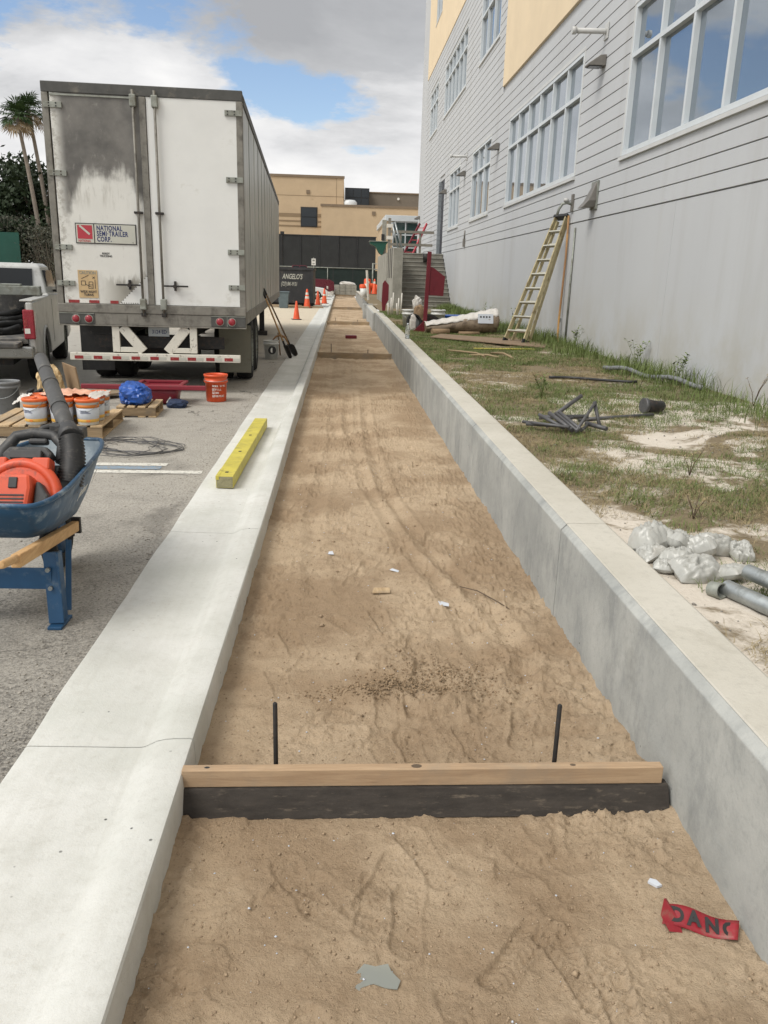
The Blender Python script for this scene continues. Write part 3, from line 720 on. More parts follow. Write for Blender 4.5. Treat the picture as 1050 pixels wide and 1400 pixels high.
# ---------------------------------------------------------------- the grey building on the right
BX = 4.65
FZ = [(3.735, 5.94), (8.58, 10.62), (13.45, 15.5)]
WINS = [(6.95, 14.10, FZ[0], 6, 'six bay'), (16.85, 23.75, FZ[0], 6, ''), (26.4, 29.95, FZ[0], 3, ''), (32.85, 35.85, FZ[0], 3, ''),
        (41.5, 44.75, FZ[1], 3, ''), (32.6, 39.0, FZ[1], 6, ''), (26.1, 29.6, FZ[1], 3, ''), (41.2, 43.6, FZ[2], 2, '')]
DOOR = (37.6, 39.25, 2.80, 5.98)
def building():
    t = thing('office_building', 'tall grey sided building with white framed windows along the right side', 'building', (BX, 0, 0))
    # core mass lies 6 cm behind the boards; openings are left in it by building it from piers and bands
    opens = [(a, b, z0, z1) for a, b, (z0, z1), _, _ in WINS] + [DOOR]
    Y0, Y1, Z0, Z1 = -6.0, 49.5, -0.4, 19.0
    ycuts = sorted({Y0, Y1} | {o[0] for o in opens} | {o[1] for o in opens}); m = MB()
    for a, b in zip(ycuts[:-1], ycuts[1:]):
        zs = sorted([(z0, z1) for (p, q, z0, z1) in opens if p <= a + 1e-6 and q >= b - 1e-6]); z = Z0
        for z0, z1 in zs: m.box(0.035, 0.45, a, b, z, z0); z = z1
        m.box(0.035, 0.45, a, b, z, Z1)
    m.box(0.45, 25, Y0, Y1, Z0, Z1 - .02)
    m.build('wall', WALLM, t)
    # plain plaster plinth below the boards (in cast lengths)
    for a, b in ((-6, 1.2), (1.2, 6.4), (6.4, 11.6), (11.6, 16.8), (16.8, 22), (22, 27.2), (27.2, 32.4), (32.4, 37.6)):
        MB().box(0, 0.034, a + .003, b - .003, -.4, 2.835).build('plinth_panel', WALLM, t)
    MB().box(-.004, 0.034, 46.6, 49.5, -.4, 19).build('corner_pilaster', WALLM, t)
    MB().box(0.0, .034, 39.26, 46.59, -.4, 2.835).build('plinth_panel', WALLM, t)
    # boards, course by course, stopped either side of every opening
    pitch = 0.2205; z = 2.85; k = 0; cache = {}
    def board(y0, y1, z0, z1):
        if y1 - y0 < .03: return
        key = (round(y1 - y0, 3), round(z1 - z0, 3))
        if key not in cache:
            L, h = key; g = MB()
            g.prism([(0.034, 0), (0.0, 0.002), (-0.010, 0.006), (-0.004, h - .010), (0.006, h - .005), (0.034, h - .005)], 0, L, 'y')
            cache[key] = g.mesh('siding_board', WALLM)
        o = put(bpy.data.objects.new('siding_board', cache[key]), t); o.location = (0, y0, z0)
    bounds = []
    while z < 11.6:
        z1 = z + pitch
        spans = [(-6.0 if z1 < 6.98 else 25.05, 46.57)]
        for (p, q, a, b) in opens:
            mg = 0.0
            if b > z + .02 and a < z1 - .02:
                ns = []
                for s0, s1 in spans:
                    if q + mg <= s0 or p - mg >= s1: ns.append((s0, s1))
                    else:
                        if p - mg > s0: ns.append((s0, p - mg))
                        if q + mg < s1: ns.append((q + mg, s1))
                spans = ns
        for s0, s1 in spans:
            # long runs are made of lengths, butted with staggered joints; the near ones are long in the picture
            cuts = [s0] + sorted(c for c in ((25.05,) + ((15.3, 31.0) if k % 2 else (24.4, 37.0)) if s1 - s0 > 8 else (25.05,)) if s0 + .6 < c < s1 - .6) + [s1]
            for a, b in zip(cuts[:-1], cuts[1:]): board(a + .002, b - .002, z, z1)
        z = z1; k += 1
    # cream stucco above
    MB().box(-.03, .034, -6, 25.04, 6.99, 19).build('stucco_panel', CREAM, t)['label'] = 'cream stucco wall panel above the near windows'
    m = MB()
    w = WINS[7]
    m.box(-.03, .034, 25.06, 31.9, 11.65, 19); m.box(-.03, .034, 32.0, w[0], 11.65, 19); m.box(-.03, .034, w[1], 46.57, 11.65, 19); m.box(-.03, .034, w[0], w[1], 11.65, w[2][0])
    m.box(-.03, .034, w[0], w[1], w[2][1], 19)
    m.build('stucco_panel', CREAM, t)['label'] = 'cream stucco wall panel high on the far end'
    # windows
    for a, b, (z0, z1), n, _ in WINS:
        fr = MB(); d0, d1 = -.012, .12
        fr.box(d0, d1, a, a + .06, z0, z1); fr.box(d0, d1, b - .06, b, z0, z1)
        fr.box(d0, d1, a + .06, b - .06, z0, z0 + .07); fr.box(d0, d1, a + .06, b - .06, z1 - .07, z1)
        zt = z0 + (z1 - z0) * .665; pw = (b - a) / n
        fr.box(d0 + .004, d1, a + .06, b - .06, zt - .035, zt + .035)
        for i in range(1, n): fr.box(d0 + .008, d1, a + i * pw - .033, a + i * pw + .033, z0 + .07, zt - .035); fr.box(d0 + .008, d1, a + i * pw - .033, a + i * pw + .033, zt + .035, z1 - .07)
        o = fr.build('window', WFRAME, t)
        MB().prism([(-.05, -.075), (-.05, -.02), (.02, 0.0), (.05, 0.0), (.05, -.075)], a - .06, b + .06, 'y').build('sill', SILLM, o, loc=(0, 0, z0))
        MB().box(-.02, .03, a - .05, b + .05, z1 + .001, z1 + .07).build('head_trim', SILLM, o)
        MB().box(-.015, .03, a - .055, a - .001, z0 + .002, z1).build('side_trim', SILLM, o); MB().box(-.015, .03, b + .001, b + .055, z0 + .002, z1).build('side_trim', SILLM, o)
        for i in range(n):
            y0 = a + (i * pw + .034 if i else .061); y1 = a + ((i + 1) * pw - .034 if i < n - 1 else b - a - .061)
            for q0, q1 in ((z0 + .071, zt - .036), (zt + .036, z1 - .071)):
                MB().box(.07, .082, y0, y1, q0, q1).build('pane', WGLASS, o)
    # doorway at the stair head: deep jamb of blockwork, dark panel with the opening's shade put into its colour
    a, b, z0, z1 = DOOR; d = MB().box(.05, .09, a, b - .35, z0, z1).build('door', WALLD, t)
    MB().box(.02, .05, a + .2, a + .24, z0 + 1.0, z0 + 1.1).build('handle', GALV, d)
    for k in range(15):
        h = (z1 - z0) / 15; MB().box(-.045, .30 + (.02 if k % 2 else 0), b - .02, b + .26 - (.03 if k % 2 else 0), z0 + k * h + .004, z0 + (k + 1) * h - .004).build('jamb_block', BLOCKG, t, bevel=.006)
    return t
bld = building()
def wall_lamp(y, z, label):
    t = thing('wall_lamp', label, 'wall lamp', (BX - .012, y, z), group='wedge lamps on the building')
    MB().prism([(0, .13), (-.10, .12), (-.31, -.02), (-.31, -.05), (0, -.05)], -.12, .12, 'y').build('housing', LAMPG, t, bevel=.01)
    MB().box(-.28, -.06, -.10, .10, -.062, -.0505).build('lens', CARGL, t)
    return t
wall_lamp(15.55, 5.42, 'wedge shaped wall lamp between the two nearest big windows')
wall_lamp(25.2, 5.42, 'wedge shaped wall lamp right of the three bay window')
wall_lamp(31.6, 5.42, 'wedge shaped wall lamp between the two narrow windows')
wall_lamp(36.9, 5.30, 'small wall lamp beside the dark doorway')
wall_lamp(48.4, 5.0, 'farthest wall lamp near the building corner')
def conduit(y, z, label, L=.55):
    t = thing('wall_bracket', label, 'bracket', (BX - .012, y, z), group='white arms on the building')
    MB().tube([(0, 0, 0), (-.06, 0, 0), (-L, 0, -.01)], .045, 10).build('arm', PIPEW, t)
    MB().cyl((-L - .0, 0, -.01), (-L - .07, 0, -.012), .062, n=12).build('end_cap', PIPEW, t)
    MB().box(-.02, 0, -.11, .11, -.13, .13).build('base_plate', PIPEW, t, bevel=.01)
conduit(15.55, 5.93, 'white pipe arm on the siding above the nearest wedge lamp')
conduit(31.3, 6.0, 'white pipe arm above the narrow far window')
t = thing('wall_scupper', 'dark metal scupper hood on the wall right of the ladder', 'scupper', (BX - .012, 15.35, 3.20))
MB().loft([[(0, -.13, .25), (0, .05, .25), (-.03, .05, .25), (-.03, -.13, .25)], [(0, -.16, -.05), (0, .14, -.05), (-.16, .14, -.06), (-.16, -.16, -.06)], [(0, -.12, -.16), (0, .16, -.16), (-.26, .16, -.18), (-.26, -.12, -.18)]], smooth=False).build('hood', LAMPG, t, bevel=.01)
MB().box(-.02, 0, -.2, .2, -.2, .28).build('back_plate', GALVD, t)
t = thing('hose_bib', 'grey pipe elbow stub on the wall above the leaning ladder', 'pipe', (BX - .012, 16.75, 3.17))
MB().tube([(0, 0, .03), (-.12, 0, .06), (-.2, .03, .04), (-.26, .06, -.06), (-.28, .08, -.17)], .028, 8).build('pipe', GALVD, t)
MB().box(-.03, 0, -.06, .06, -.1, .22).build('box', LAMPG, t); MB().lathe([(0, 0), (.05, 0), (.05, .06), (0, .06)], 10, c=(-.14, 0, .08)).build('valve', PIPEW, t)
t = thing('wall_box', 'small dark outlet box low on the wall near the stairs', 'outlet', (BX, 30.8, 3.02))
MB().box(-.07, 0, -.13, .13, -.14, .14).build('box', LAMPG, t); MB().cyl((-.03, 0, .14), (-.03, 0, .42), .03).build('conduit', LAMPG, t)
# ---------------------------------------------------------------- forms and litter in the trench
def form(y, x0, x1, ztop, label, wood=WOOD, dark=True, rz=0.0):
    t = thing('form_board', label, 'form board', (0, y, 0), rz)
    lb_ = MB().box(x0, x1, 0, .038, ztop - .066, ztop).build('lumber', wood, t, bevel=.003)
    if dark:
        for kx, kw, kd in ((.30, .012, TWIG), (-.43, .006, SIGNK), (.86, .007, TWIG)): MB().lathe([(0, 0), (kw * .6, 0), (kw, -.0004)], 12, Matrix.Translation((kx, .02, ztop + .0006)) @ Matrix.Scale(1.6, 4, (1, 0, 0))).build('knot', kd, lb_)
    if dark:
        MB().prism([(.004, ztop - .068), (-.010, ztop - .068), (-.052, -.108), (-.038, -.112), (.030, -.125), (.034, ztop - .068)], x0 - .008, x1 + .022, 'x').build('expansion_strip', FIBRE, t, bevel=.002)
    else:
        MB().box(x0, x1, .004, .036, -.12, ztop - .067).build('lower_board', WOODX, t)
    return t
form(2.44, -.515, 1.185, .052, 'nearest pale lumber form board with dark strip below, across the trench')
t2 = form(18.7, -.43, 1.27, .03, 'second form board across the trench, half buried in sand', WOODX, False)
form(32.0, -.37, 1.27, .04, 'third form board across the trench, near the far wall stub', WOODX, False)
form(47.0, -.30, 1.4, .05, 'farthest form board across the trench', WOODX, False)
def stake(x, y, h, label):
    z = -0.25; s = MB()
    s.tube([(0, 0, 0), (0.002, 0, h * .5), (-.001, .003, h - .004), (0, .003, h)], [.0085, .0085, .0085, .006], 9)
    o = s.build('steel_stake', STEELD, loc=(x, y, z), rot=(R_(-1.2), R_(1.3 if x > .3 else .3), 0)); tag(o, label, 'stake', 'steel stakes behind the forms')
stake(-.2, 2.505, .52, 'left dark steel stake behind the nearest form board'); stake(.80, 2.505, .51, 'right dark steel stake behind the nearest form board')
stake(-.12, 18.8, .47, 'left steel stake at the second form board'); stake(.72, 18.8, .36, 'right steel stake at the second form board')
stake(-.05, 32.1, .42, 'left stake at the third form board'); stake(.80, 32.1, .36, 'right stake at the third form board')
# small things lying on the sand
def lying(name, label, cat, pts, x, y, m, h=.012, rz=0.0, tilt=(0, 0), bev=0.0, dz=0.0):
    o = MB().prism(pts, 0, h, 'z').build(name, m, bevel=bev, loc=(x, y, tz(x, y) + .002 + dz), rot=(tilt[0], tilt[1], rz)); return tag(o, label, cat)
lying('cardboard_scrap', 'flat scrap of pale board lying on the sand mid trench', 'scrap', [(-.06, -.03), (.05, -.035), (.065, .03), (-.03, .035)], .28, 4.48, PALLET, .006, .2, (.10, .05), dz=.012)
lying('paper_scrap', 'small white paper scrap by the right of the trench', 'scrap', [(-.03, -.015), (.02, -.03), (.035, .0), (.0, .025), (-.02, .03)], .63, 4.25, LABW, .002, .4, (.2, .1), dz=.006)
lying('paper_scrap', 'tiny white paper scrap left of the flat board scrap', 'scrap', [(-.02, -.012), (.02, -.01), (.012, .02), (-.015, .012)], -.02, 5.15, LABW, .002, .1, (.5, .1), dz=.008)
lying('paper_scrap', 'torn pale paper beyond the flat board scrap', 'scrap', [(-.03, -.01), (.03, -.012), (.03, .008), (-.02, .014)], .39, 4.85, LABW, .002, -.4, (.2, .1), dz=.006)
g = NT('clouded_plastic'); g.b.inputs['Transmission Weight'].default_value = .6
GLS = g.fin(lin('#b4b8b0'), .4)
lying('plastic_shard', 'clouded torn plastic sheet scrap on the sand near the camera', 'scrap',
      [(-.075, -.035), (-.04, -.042), (-.035, -.02), (.0, -.012), (.03, -.028), (.06, -.036), (.072, -.012), (.05, .02), (.045, .042), (.01, .038), (-.02, .05), (-.045, .024), (-.06, .02)], .118, 1.705, GLS, .002, .05, (.10, -.06), dz=-.001)
# red danger tape with print, curled on the sand
tt = thing('danger_tape', 'torn red plastic tape with black letters DANG lying by the wall', 'tape', (1.09, 1.89, tz(1.06, 1.89) - .012), -.18)
rows = []; N = 18
def tape_pt(s, q):                                    # q across, -1..1
    x = -.115 + .235 * s; z = .040 + .008 * math.sin(s * 7) - .012 * s; a = .45 + .15 * math.sin(s * 5)
    return (x + .01 * q, q * .034 * math.cos(a) - .03 * s, z + q * .034 * math.sin(a))
rows = [[tape_pt(i / N, q) for q in (-1, -.5, 0, .5, 1)] for i in range(N + 1)]
m = MB().loft(rows, closed=False, caps=False)
o = m.build('tape', TAPE, tt, fix=False); sm = o.modifiers.new('s', 'SOLIDIFY'); sm.thickness = .0015
m = MB(); fold = [(-.115, .02, .085), (-.13, -.02, .05), (-.105, -.055, .02), (-.06, -.045, .012), (-.075, -.01, .045), (-.105, .03, .078)]
m._add(fold, [(0, 1, 4, 5), (1, 2, 3, 4)]); o = m.build('folded_end', TAPE, tt, fix=False); sm = o.modifiers.new('s', 'SOLIDIFY'); sm.thickness = .0015
for k, ch in enumerate('DANG'):
    s_ = .10 + k * .235; p = tape_pt(s_, -.55); a = .45 + .15 * math.sin(s_ * 5)
    text('letter', ch, .064, SIGNK, tt, (p[0], p[1] - .003, p[2] + .0035), (a, .03, -.08), .92, 0, .0006, .003)
tt.scale = (.88, .88, .88)
lying('stone_chip', 'white shell chip beside the wall base near the red tape', 'stone', [(-.02, -.008), (.01, -.014), (.022, 0), (.0, .014), (-.018, .01)], 1.02, 2.05, LABW, .008, -.6)
b = MB().box(-.17, .17, -.09, .09, 0, .10).build('red_brick', REDM, bevel=.008, loc=(.44, 25.0, tz(.44, 25) - .01), rot=(.05, 0, .05)); tag(b, 'small red block lying in the middle of the trench', 'block')
o = MB().tube([(0, 0, 0), (.10, -.10, .01), (.20, -.28, .008), (.24, -.36, .004)], [.003, .004, .004, .002], 6).build('twig', TWIG, loc=(.76, 4.55, tz(.76, 4.5) + .004)); tag(o, 'thin bent twig on the sand by the retaining wall', 'twig')
o = MB().tube([(0, 0, 0), (.06, .01, .006), (.12, .004, .002)], [.004, .005, .003], 6).build('twig', TWIG, loc=(.42, 3.62, tz(.42, 3.6) + .006)); tag(o, 'short straight twig on the scuffed sand', 'twig')
# clods and pebbles nobody could count
def scatter(name, n, fn, size, m, label, cat, seed, zf, squash=.7):
    rng = np.random.default_rng(seed); base = np.array([(1, 0, 0), (-1, 0, 0), (0, 1, 0), (0, -1, 0), (0, 0, 1), (0, 0, -1)], float)
    fc = np.array([(0, 2, 4), (2, 1, 4), (1, 3, 4), (3, 0, 4), (2, 0, 5), (1, 2, 5), (3, 1, 5), (0, 3, 5)])
    V = []; Fc = []; k = 0
    for i in range(n):
        x, y = fn(rng); s = size[0] + (size[1] - size[0]) * rng.random() ** 2.5
        v = base * (0.6 + .6 * rng.random((6, 1))) * s; v[:, 2] *= squash
        a = rng.random() * 6.28; c, sn = math.cos(a), math.sin(a)
        v = np.stack([v[:, 0] * c - v[:, 1] * sn, v[:, 0] * sn + v[:, 1] * c, v[:, 2]], 1) + (x, y, zf(x, y) + s * .25)
        V.append(v); Fc.append(fc + k); k += 6
    o = mesh_np(name, np.concatenate(V), np.concatenate(Fc), m); return tag(o, label, cat, kind='stuff')
def f_near(r): y = 1.0 + 7 * r.random() ** 1.6; return r.uniform(-.5, 1.18), y
scatter('sand_clods', 14000, f_near, (.0015, .0065), CLOD, 'small crumbs of sand over the trench floor', 'sand', 1, tz)
def f_ridge(r):
    if r.random() < .6: return .34 + .20 * r.normal(), 3.25 + .035 * r.normal()
    return .50 + .15 * r.normal(), 3.42 + .09 * r.normal()
scatter('damp_sand_clods', 3500, f_ridge, (.002, .009), CLODD, 'dark crumbled sand heaped ahead of the nearest form', 'sand', 2, tz)
scatter('sand_lumps', 80, f_near, (.008, .02), CLOD, 'larger lumps of dry sand lying on the trench floor', 'sand', 12, tz, .6)
scatter('shell_bits', 800, f_near, (.0015, .006), LABW, 'pale shell and grit bits on the sand', 'grit', 3, tz)
def f_kerbside(r): y = 2.2 + 16 * r.random() ** 1.3; return -1.15 - abs(r.normal()) * .16 + float(drift(y)) * .5, y
scatter('kerbside_gravel', 2600, f_kerbside, (.002, .009), STONE, 'loose gravel along the left edge of the kerb', 'gravel', 4, lambda x, y: 0.0)
def f_lot(r): return r.uniform(-4.5, -1.2), 2.5 + 12 * r.random()
scatter('lot_gravel', 2200, f_lot, (.002, .011), STONE, 'loose grit scattered over the parking lot', 'gravel', 5, lambda x, y: 0.0)

# ---------------------------------------------------------------- yellow wrapped beam on the kerb
yt = thing('lumber_beam', 'long yellow wrapped lumber beam lying on the kerb', 'beam', (-.895, 6.42, .016), -.0155)
MB().box(-.07, .07, 0, 2.8, 0, .10).build('beam', YELLOW, yt, bevel=.004)
MB().box(-.066, .066, -.004, -.0005, .004, .096).build('end_face', ENDG, yt)
for yy in (.12, .95, 1.75): MB().box(-.013, .013, yy, yy + .035, .1005, .102).build('knot_hole', SIGNK, yt)
MB().box(-.0715, -.045, -.006, .25, .07, .102).build('wrap_flap', YELLOW, yt)

# ---------------------------------------------------------------- blue wheelbarrow
def rrect(x0, x1, y0, y1, r, n=5):
    pts = []
    for cx_, cy_, a0 in ((x1 - r, y1 - r, 0), (x0 + r, y1 - r, 90), (x0 + r, y0 + r, 180), (x1 - r, y0 + r, 270)):
        for k in range(n + 1):
            a = R_(a0 + 90 * k / n); pts.append((cx_ + r * math.cos(a), cy_ + r * math.sin(a)))
    return pts
def tray(mb, levels):
    """levels: (x half rear, x half front, y0, y1, z rear, z front, r)"""
    rings = []
    for hr, hf, y0, y1, zr, zf, r in levels:
        ring = []
        for (x, y) in rrect(-1, 1, 0, 1, r, 6):
            yy = y0 + (y1 - y0) * y; h = hr + (hf - hr) * y; ring.append((x * h, yy, zr + (zf - zr) * y))
        rings.append(ring)
    mb.loft(rings, closed=True, caps=False); return rings
wb = thing('wheelbarrow', 'blue steel wheelbarrow with wooden handles parked left of the kerb', 'wheelbarrow', (-1.605, 4.10, 0), -.02)
m = MB(); o_lv = [(.235, .15, -.40, .46, .475, .375, .32), (.285, .18, -.46, .58, .53, .475, .32), (.325, .205, -.515, .70, .60, .60, .32), (.36, .225, -.56, .80, .675, .71, .32)]
rg = tray(m, o_lv); k = len(rg[0]); b0 = 0; m.f.append(tuple(range(k))[::-1]); m.sm.append(False)
tr_o = m.build('tray', BLUEP, wb)
s = tr_o.modifiers.new('thick', 'SOLIDIFY'); s.thickness = .004; s.offset = 0
m = MB(); i_lv = [(a - .006, b - .006, c + .006, d - .006, e + .006, f + .006, g_) for a, b, c, d, e, f, g_ in o_lv]
i_lv[-1] = (.355, .22, -.555, .795, .673, .708, .32)
rg2 = tray(m, i_lv); m.f.append(tuple(range(k))[::-1]); m.sm.append(False); m.build('tray_lining', BLUEIN, tr_o, fix=False)
MB().tube([tuple(p) for p in rg[-1]], .0125, 8, closed=True).build('rim', BLUEP, tr_o)
MB().box(-.05, .05, -.003, 0, 0, .06).build('sticker', BANDY, wb, loc=(0, -.505, .565), rot=(R_(24), 0, 0))
_lg = text('side_mark', 'jackson', .075, SIGNW, wb, (.262, .02, .50), (0, 0, 0), .8, .2, .0008, .001)
_lg.rotation_euler = (R_(112), 0, R_(95.5)); _lg.location = (.288, -.02, .565)
m = MB().prism([(0, 0), (.028, 0), (.045, .09), (.017, .09)], 0, .001, 'z').build('side_mark', SIGNW, wb); m.rotation_euler = (R_(112), 0, R_(95.5)); m.location = (.262, .27, .565)
for sx in (1, -1):
    h = MB(); h.tube([(sx * .31, -1.02, .565), (sx * .305, -.98, .556), (sx * .282, -.79, .5157)], [.015, .0175, .0175], 12); h.bar((sx * .285, -.82, .510), (sx * .15, .30, .315), .042, .058); ho = h.build('handle', HANDLE, wb, bevel=.006)
    MB().box(-.024, .024, -.003, .02, -.045, .045).build('end_bracket', STEELD, ho, loc=(sx * .15, .31, .315))
    lg = MB(); lx = sx * .235
    lg.bar((lx, -.31, .375), (lx + sx * .02, -.36, .02), .075, .012, (0, 1, 0)); lg.bar((lx + sx * .036, -.30, .375), (lx + sx * .05, -.33, .03), .012, .06, (0, 1, 0))
    lg.bar((lx + sx * .02, -.40, .008), (lx + sx * .02, -.24, .008), .07, .016); lg.bar((lx + sx * .03, -.22, .03), (lx - sx * .02, .0, .335), .03, .008)
    lo = lg.build('leg', BLUEL, wb, bevel=.004)
    for zz in (.30, .20): MB().cyl((lx, -.352 + (.3 - zz) * .15, zz), (lx, -.372 + (.3 - zz) * .15, zz), .011, n=8).build('bolt', GALV, lo)
MB().box(-.24, .24, -.338, -.328, .19, .30).build('cross_brace', BLUEL, wb, bevel=.003)
m = MB(); wy = .47
prof = [(.10, -.035), (.15, -.045), (.185, -.03), (.195, 0), (.185, .03), (.15, .045), (.10, .035), (.10, -.035)]
wM = Matrix.Translation((-.02, wy, .195)) @ Matrix.Rotation(R_(90), 4, 'Y')
wo = MB().lathe(prof, 24, wM).build('wheel', RUBBER, wb); MB().lathe([(0, -.03), (.1, -.03), (.1, .03), (0, .03)], 20, wM).build('rim', BLUEL, wo)
MB().bar((.13, .3, .31), (.06, .49, .195), .03, .01).bar((-.13, .3, .31), (-.06, .49, .195), .03, .01).build('fork', STEELD, wb)

# ---------------------------------------------------------------- backpack blower lying in the tray
bl = thing('leaf_blower', 'orange red and black backpack leaf blower lying in the blue wheelbarrow', 'leaf blower', (-1.58, 3.95, .415), 0.0)
def arc(cx_, cz_, r, a0, a1, n=14): return [(cx_ + r * math.cos(R_(a0 + (a1 - a0) * i / n)), cz_ + r * math.sin(R_(a0 + (a1 - a0) * i / n))) for i in range(n + 1)]
TL = Matrix.Rotation(R_(-28), 4, 'X')
bM = lambda *p: TL @ Vector(p)
m = MB().prism(arc(0, .17, .19, -8, 188, 22), -.03, .07, 'y', TL); m.prism(arc(0, .17, .165, -8, 188, 22), -.055, -.03, 'y', TL)
m.build('fan_housing', BLOWR, bl, bevel=.012)
m = MB().tube([bM(*((.182 * math.cos(R_(a))), -.035, .17 + .182 * math.sin(R_(a)))) for a in range(-6, 187, 12)], .030, 10); m.build('housing_rim', BLOWR, bl)
m = MB().prism([(-.085, .07), (.085, .07), (.095, .20), (.085, .27), (-.07, .27), (-.085, .2)], -.16, -.05, 'y', TL); ec = m.build('engine_cover', BLOWR, bl, bevel=.018)
for kx in range(5): MB().box(-.065, .065, -.164, -.158, .085 + kx * .018, .092 + kx * .018, TL).build('vent_slot', SIGNK, ec)
MB().box(-.012, .03, -.167, -.157, .195, .25, TL).build('cover_latch', SIGNK, ec, bevel=.004)
MB().prism([(-.24, .08), (-.09, .08), (-.09, .19), (-.14, .22), (-.23, .20)], -.14, -.03, 'y', TL).build('air_filter_cover', BLOWK, bl, bevel=.02)
MB().prism([(.096, .08), (.17, .09), (.165, .17), (.12, .24), (.10, .24)], -.12, -.03, 'y', TL).build('muffler_cover', BLOWK, bl, bevel=.015)
for (a, w) in ((140, .035), (62, .045), (118, .02)):
    c = (.20 * math.cos(R_(a)), .17 + .20 * math.sin(R_(a)))
    MB().box(c[0] - w, c[0] + w, -.06, .03, c[1] - .03, c[1] + .035, TL).build('mount_lug', BLOWR, bl, bevel=.01)
MB().prism([(-.115, .37), (.10, .37), (.12, .42), (.09, .46), (-.10, .46), (-.135, .42)], .02, .10, 'y', TL).build('back_plate', BLOWK, bl, bevel=.012)
MB().box(-.08, .08, -.02, .018, .385, .43, TL).build('grille', BLOWK, bl, bevel=.006)
MB().tube([bM(-.17, .10, .36), bM(-.165, .12, .46), bM(-.11, .13, .545), bM(-.02, .13, .565), bM(.08, .13, .555), bM(.14, .12, .50), bM(.15, .10, .40)], [.036, .034, .03, .028, .03, .034, .038], 12).build('carry_handle', BLOWK, bl)
MB().box(-.04, .06, .10, .15, .50, .53, TL).build('throttle_lever', BLOWK, bl, bevel=.012)
MB().prism([(-.17, .10), (.16, .10), (.16, .38), (-.17, .38)], .075, .12, 'y', TL).build('harness_back', BLOWK, bl, bevel=.02)
# elbow, pleated hose and tube, in world-like axes of the blower
P0 = Vector((.195, .21, .20)); P1 = Vector((.18, .34, .43)); tip = Vector((-.26, 1.25, .74))
el = [Vector((.06, .08, .12)), Vector((.12, .14, .13)), P0]
MB().tube(el, [.06, .062, .06], 14).build('elbow', BLOWK, bl)
path = []; rad = []
for i in range(33):
    s = i / 32; p = P0.lerp(P1, s) + Vector((.015 * math.sin(s * math.pi), 0, 0)); path.append(p); rad.append(.062 + (.009 if i % 2 else -.007) - .008 * s)
MB().tube(path, rad, 16).build('pleated_hose', BLOWK, bl)
d = (tip - P1).normalized(); L = (tip - P1).length
def along(a): return P1 + d * a
MB().tube([along(-.02), along(.03), along(.05), along(.10)], [.058, .06, .056, .05], 16).build('clamp_collar', BLOWK, bl)
tb = MB().tube([along(.06), along(.36)], [.046, .045], 18).build('blower_tube', BLOWT, bl)
MB().tube([along(.34), along(.36), along(.362), along(.68)], [.049, .049, .046, .043], 18).build('tube_joint', BLOWT, tb)
MB().tube([along(.66), along(.68), along(.682), along(L - .2)], [.0465, .0465, .043, .041], 18).build('tube_joint', BLOWT, tb)
MB().tube([along(L - .21), along(L - .2), along(L - .195), along(L), along(L), along(L - .1)], [.0435, .0435, .041, .039, .034, .034], 18, caps=True).build('tube_joint', BLOWT, tb)
MB().tube([along(.12) + Vector((-.03, 0, .01)), along(.10) + Vector((-.12, -.02, .0)), along(.07) + Vector((-.17, -.03, -.02))], [.018, .017, .014], 10).build('control_arm', BLOWK, bl)
MB().box(-.03, .03, -.04, .04, -.03, .03).build('clamp_bracket', BLOWK, bl, bevel=.008, loc=along(.07) + Vector((.06, 0, -.01)))
MB().box(-.03, .03, -.03, .03, -.035, .035).build('clamp_bracket', BLOWK, bl, bevel=.008, loc=along(.07) + Vector((-.06, 0, .0)))

# ---------------------------------------------------------------- pallets, pails, red tray and other goods behind
def pallet(name, label, loc, rz, W, D, h, mt, mx, gap=.035, n=8):
    t = thing(name, label, 'pallet', loc, rz)
    w = (W - gap * (n - 1)) / n
    for i in range(n): MB().box(i * (w + gap), i * (w + gap) + w, 0, D, h - .02, h).build('deck_board', mt, t, bevel=.002)
    for yy in (.0, D / 2 - .02, D - .04): MB().box(.003, W - .003, yy + .004, yy + .036, .018, h - .021).build('stringer', mx, t, bevel=.002)
    for i in (0, n // 2, n - 1): MB().box(i * (w + gap), i * (w + gap) + w, 0, D, 0, .0165).build('bottom_board', mt, t)
    return t
pallet('pallet', 'weathered wood pallet carrying the white and orange pails', (-3.62, 8.36, .003), .06, 1.20, 1.12, .135, PALLET, PALLETX)
pallet('pallet', 'small wood pallet under the blue tarp', (-2.62, 9.75, .003), .06, .46, .62, .13, PALLET, PALLETX, n=4)
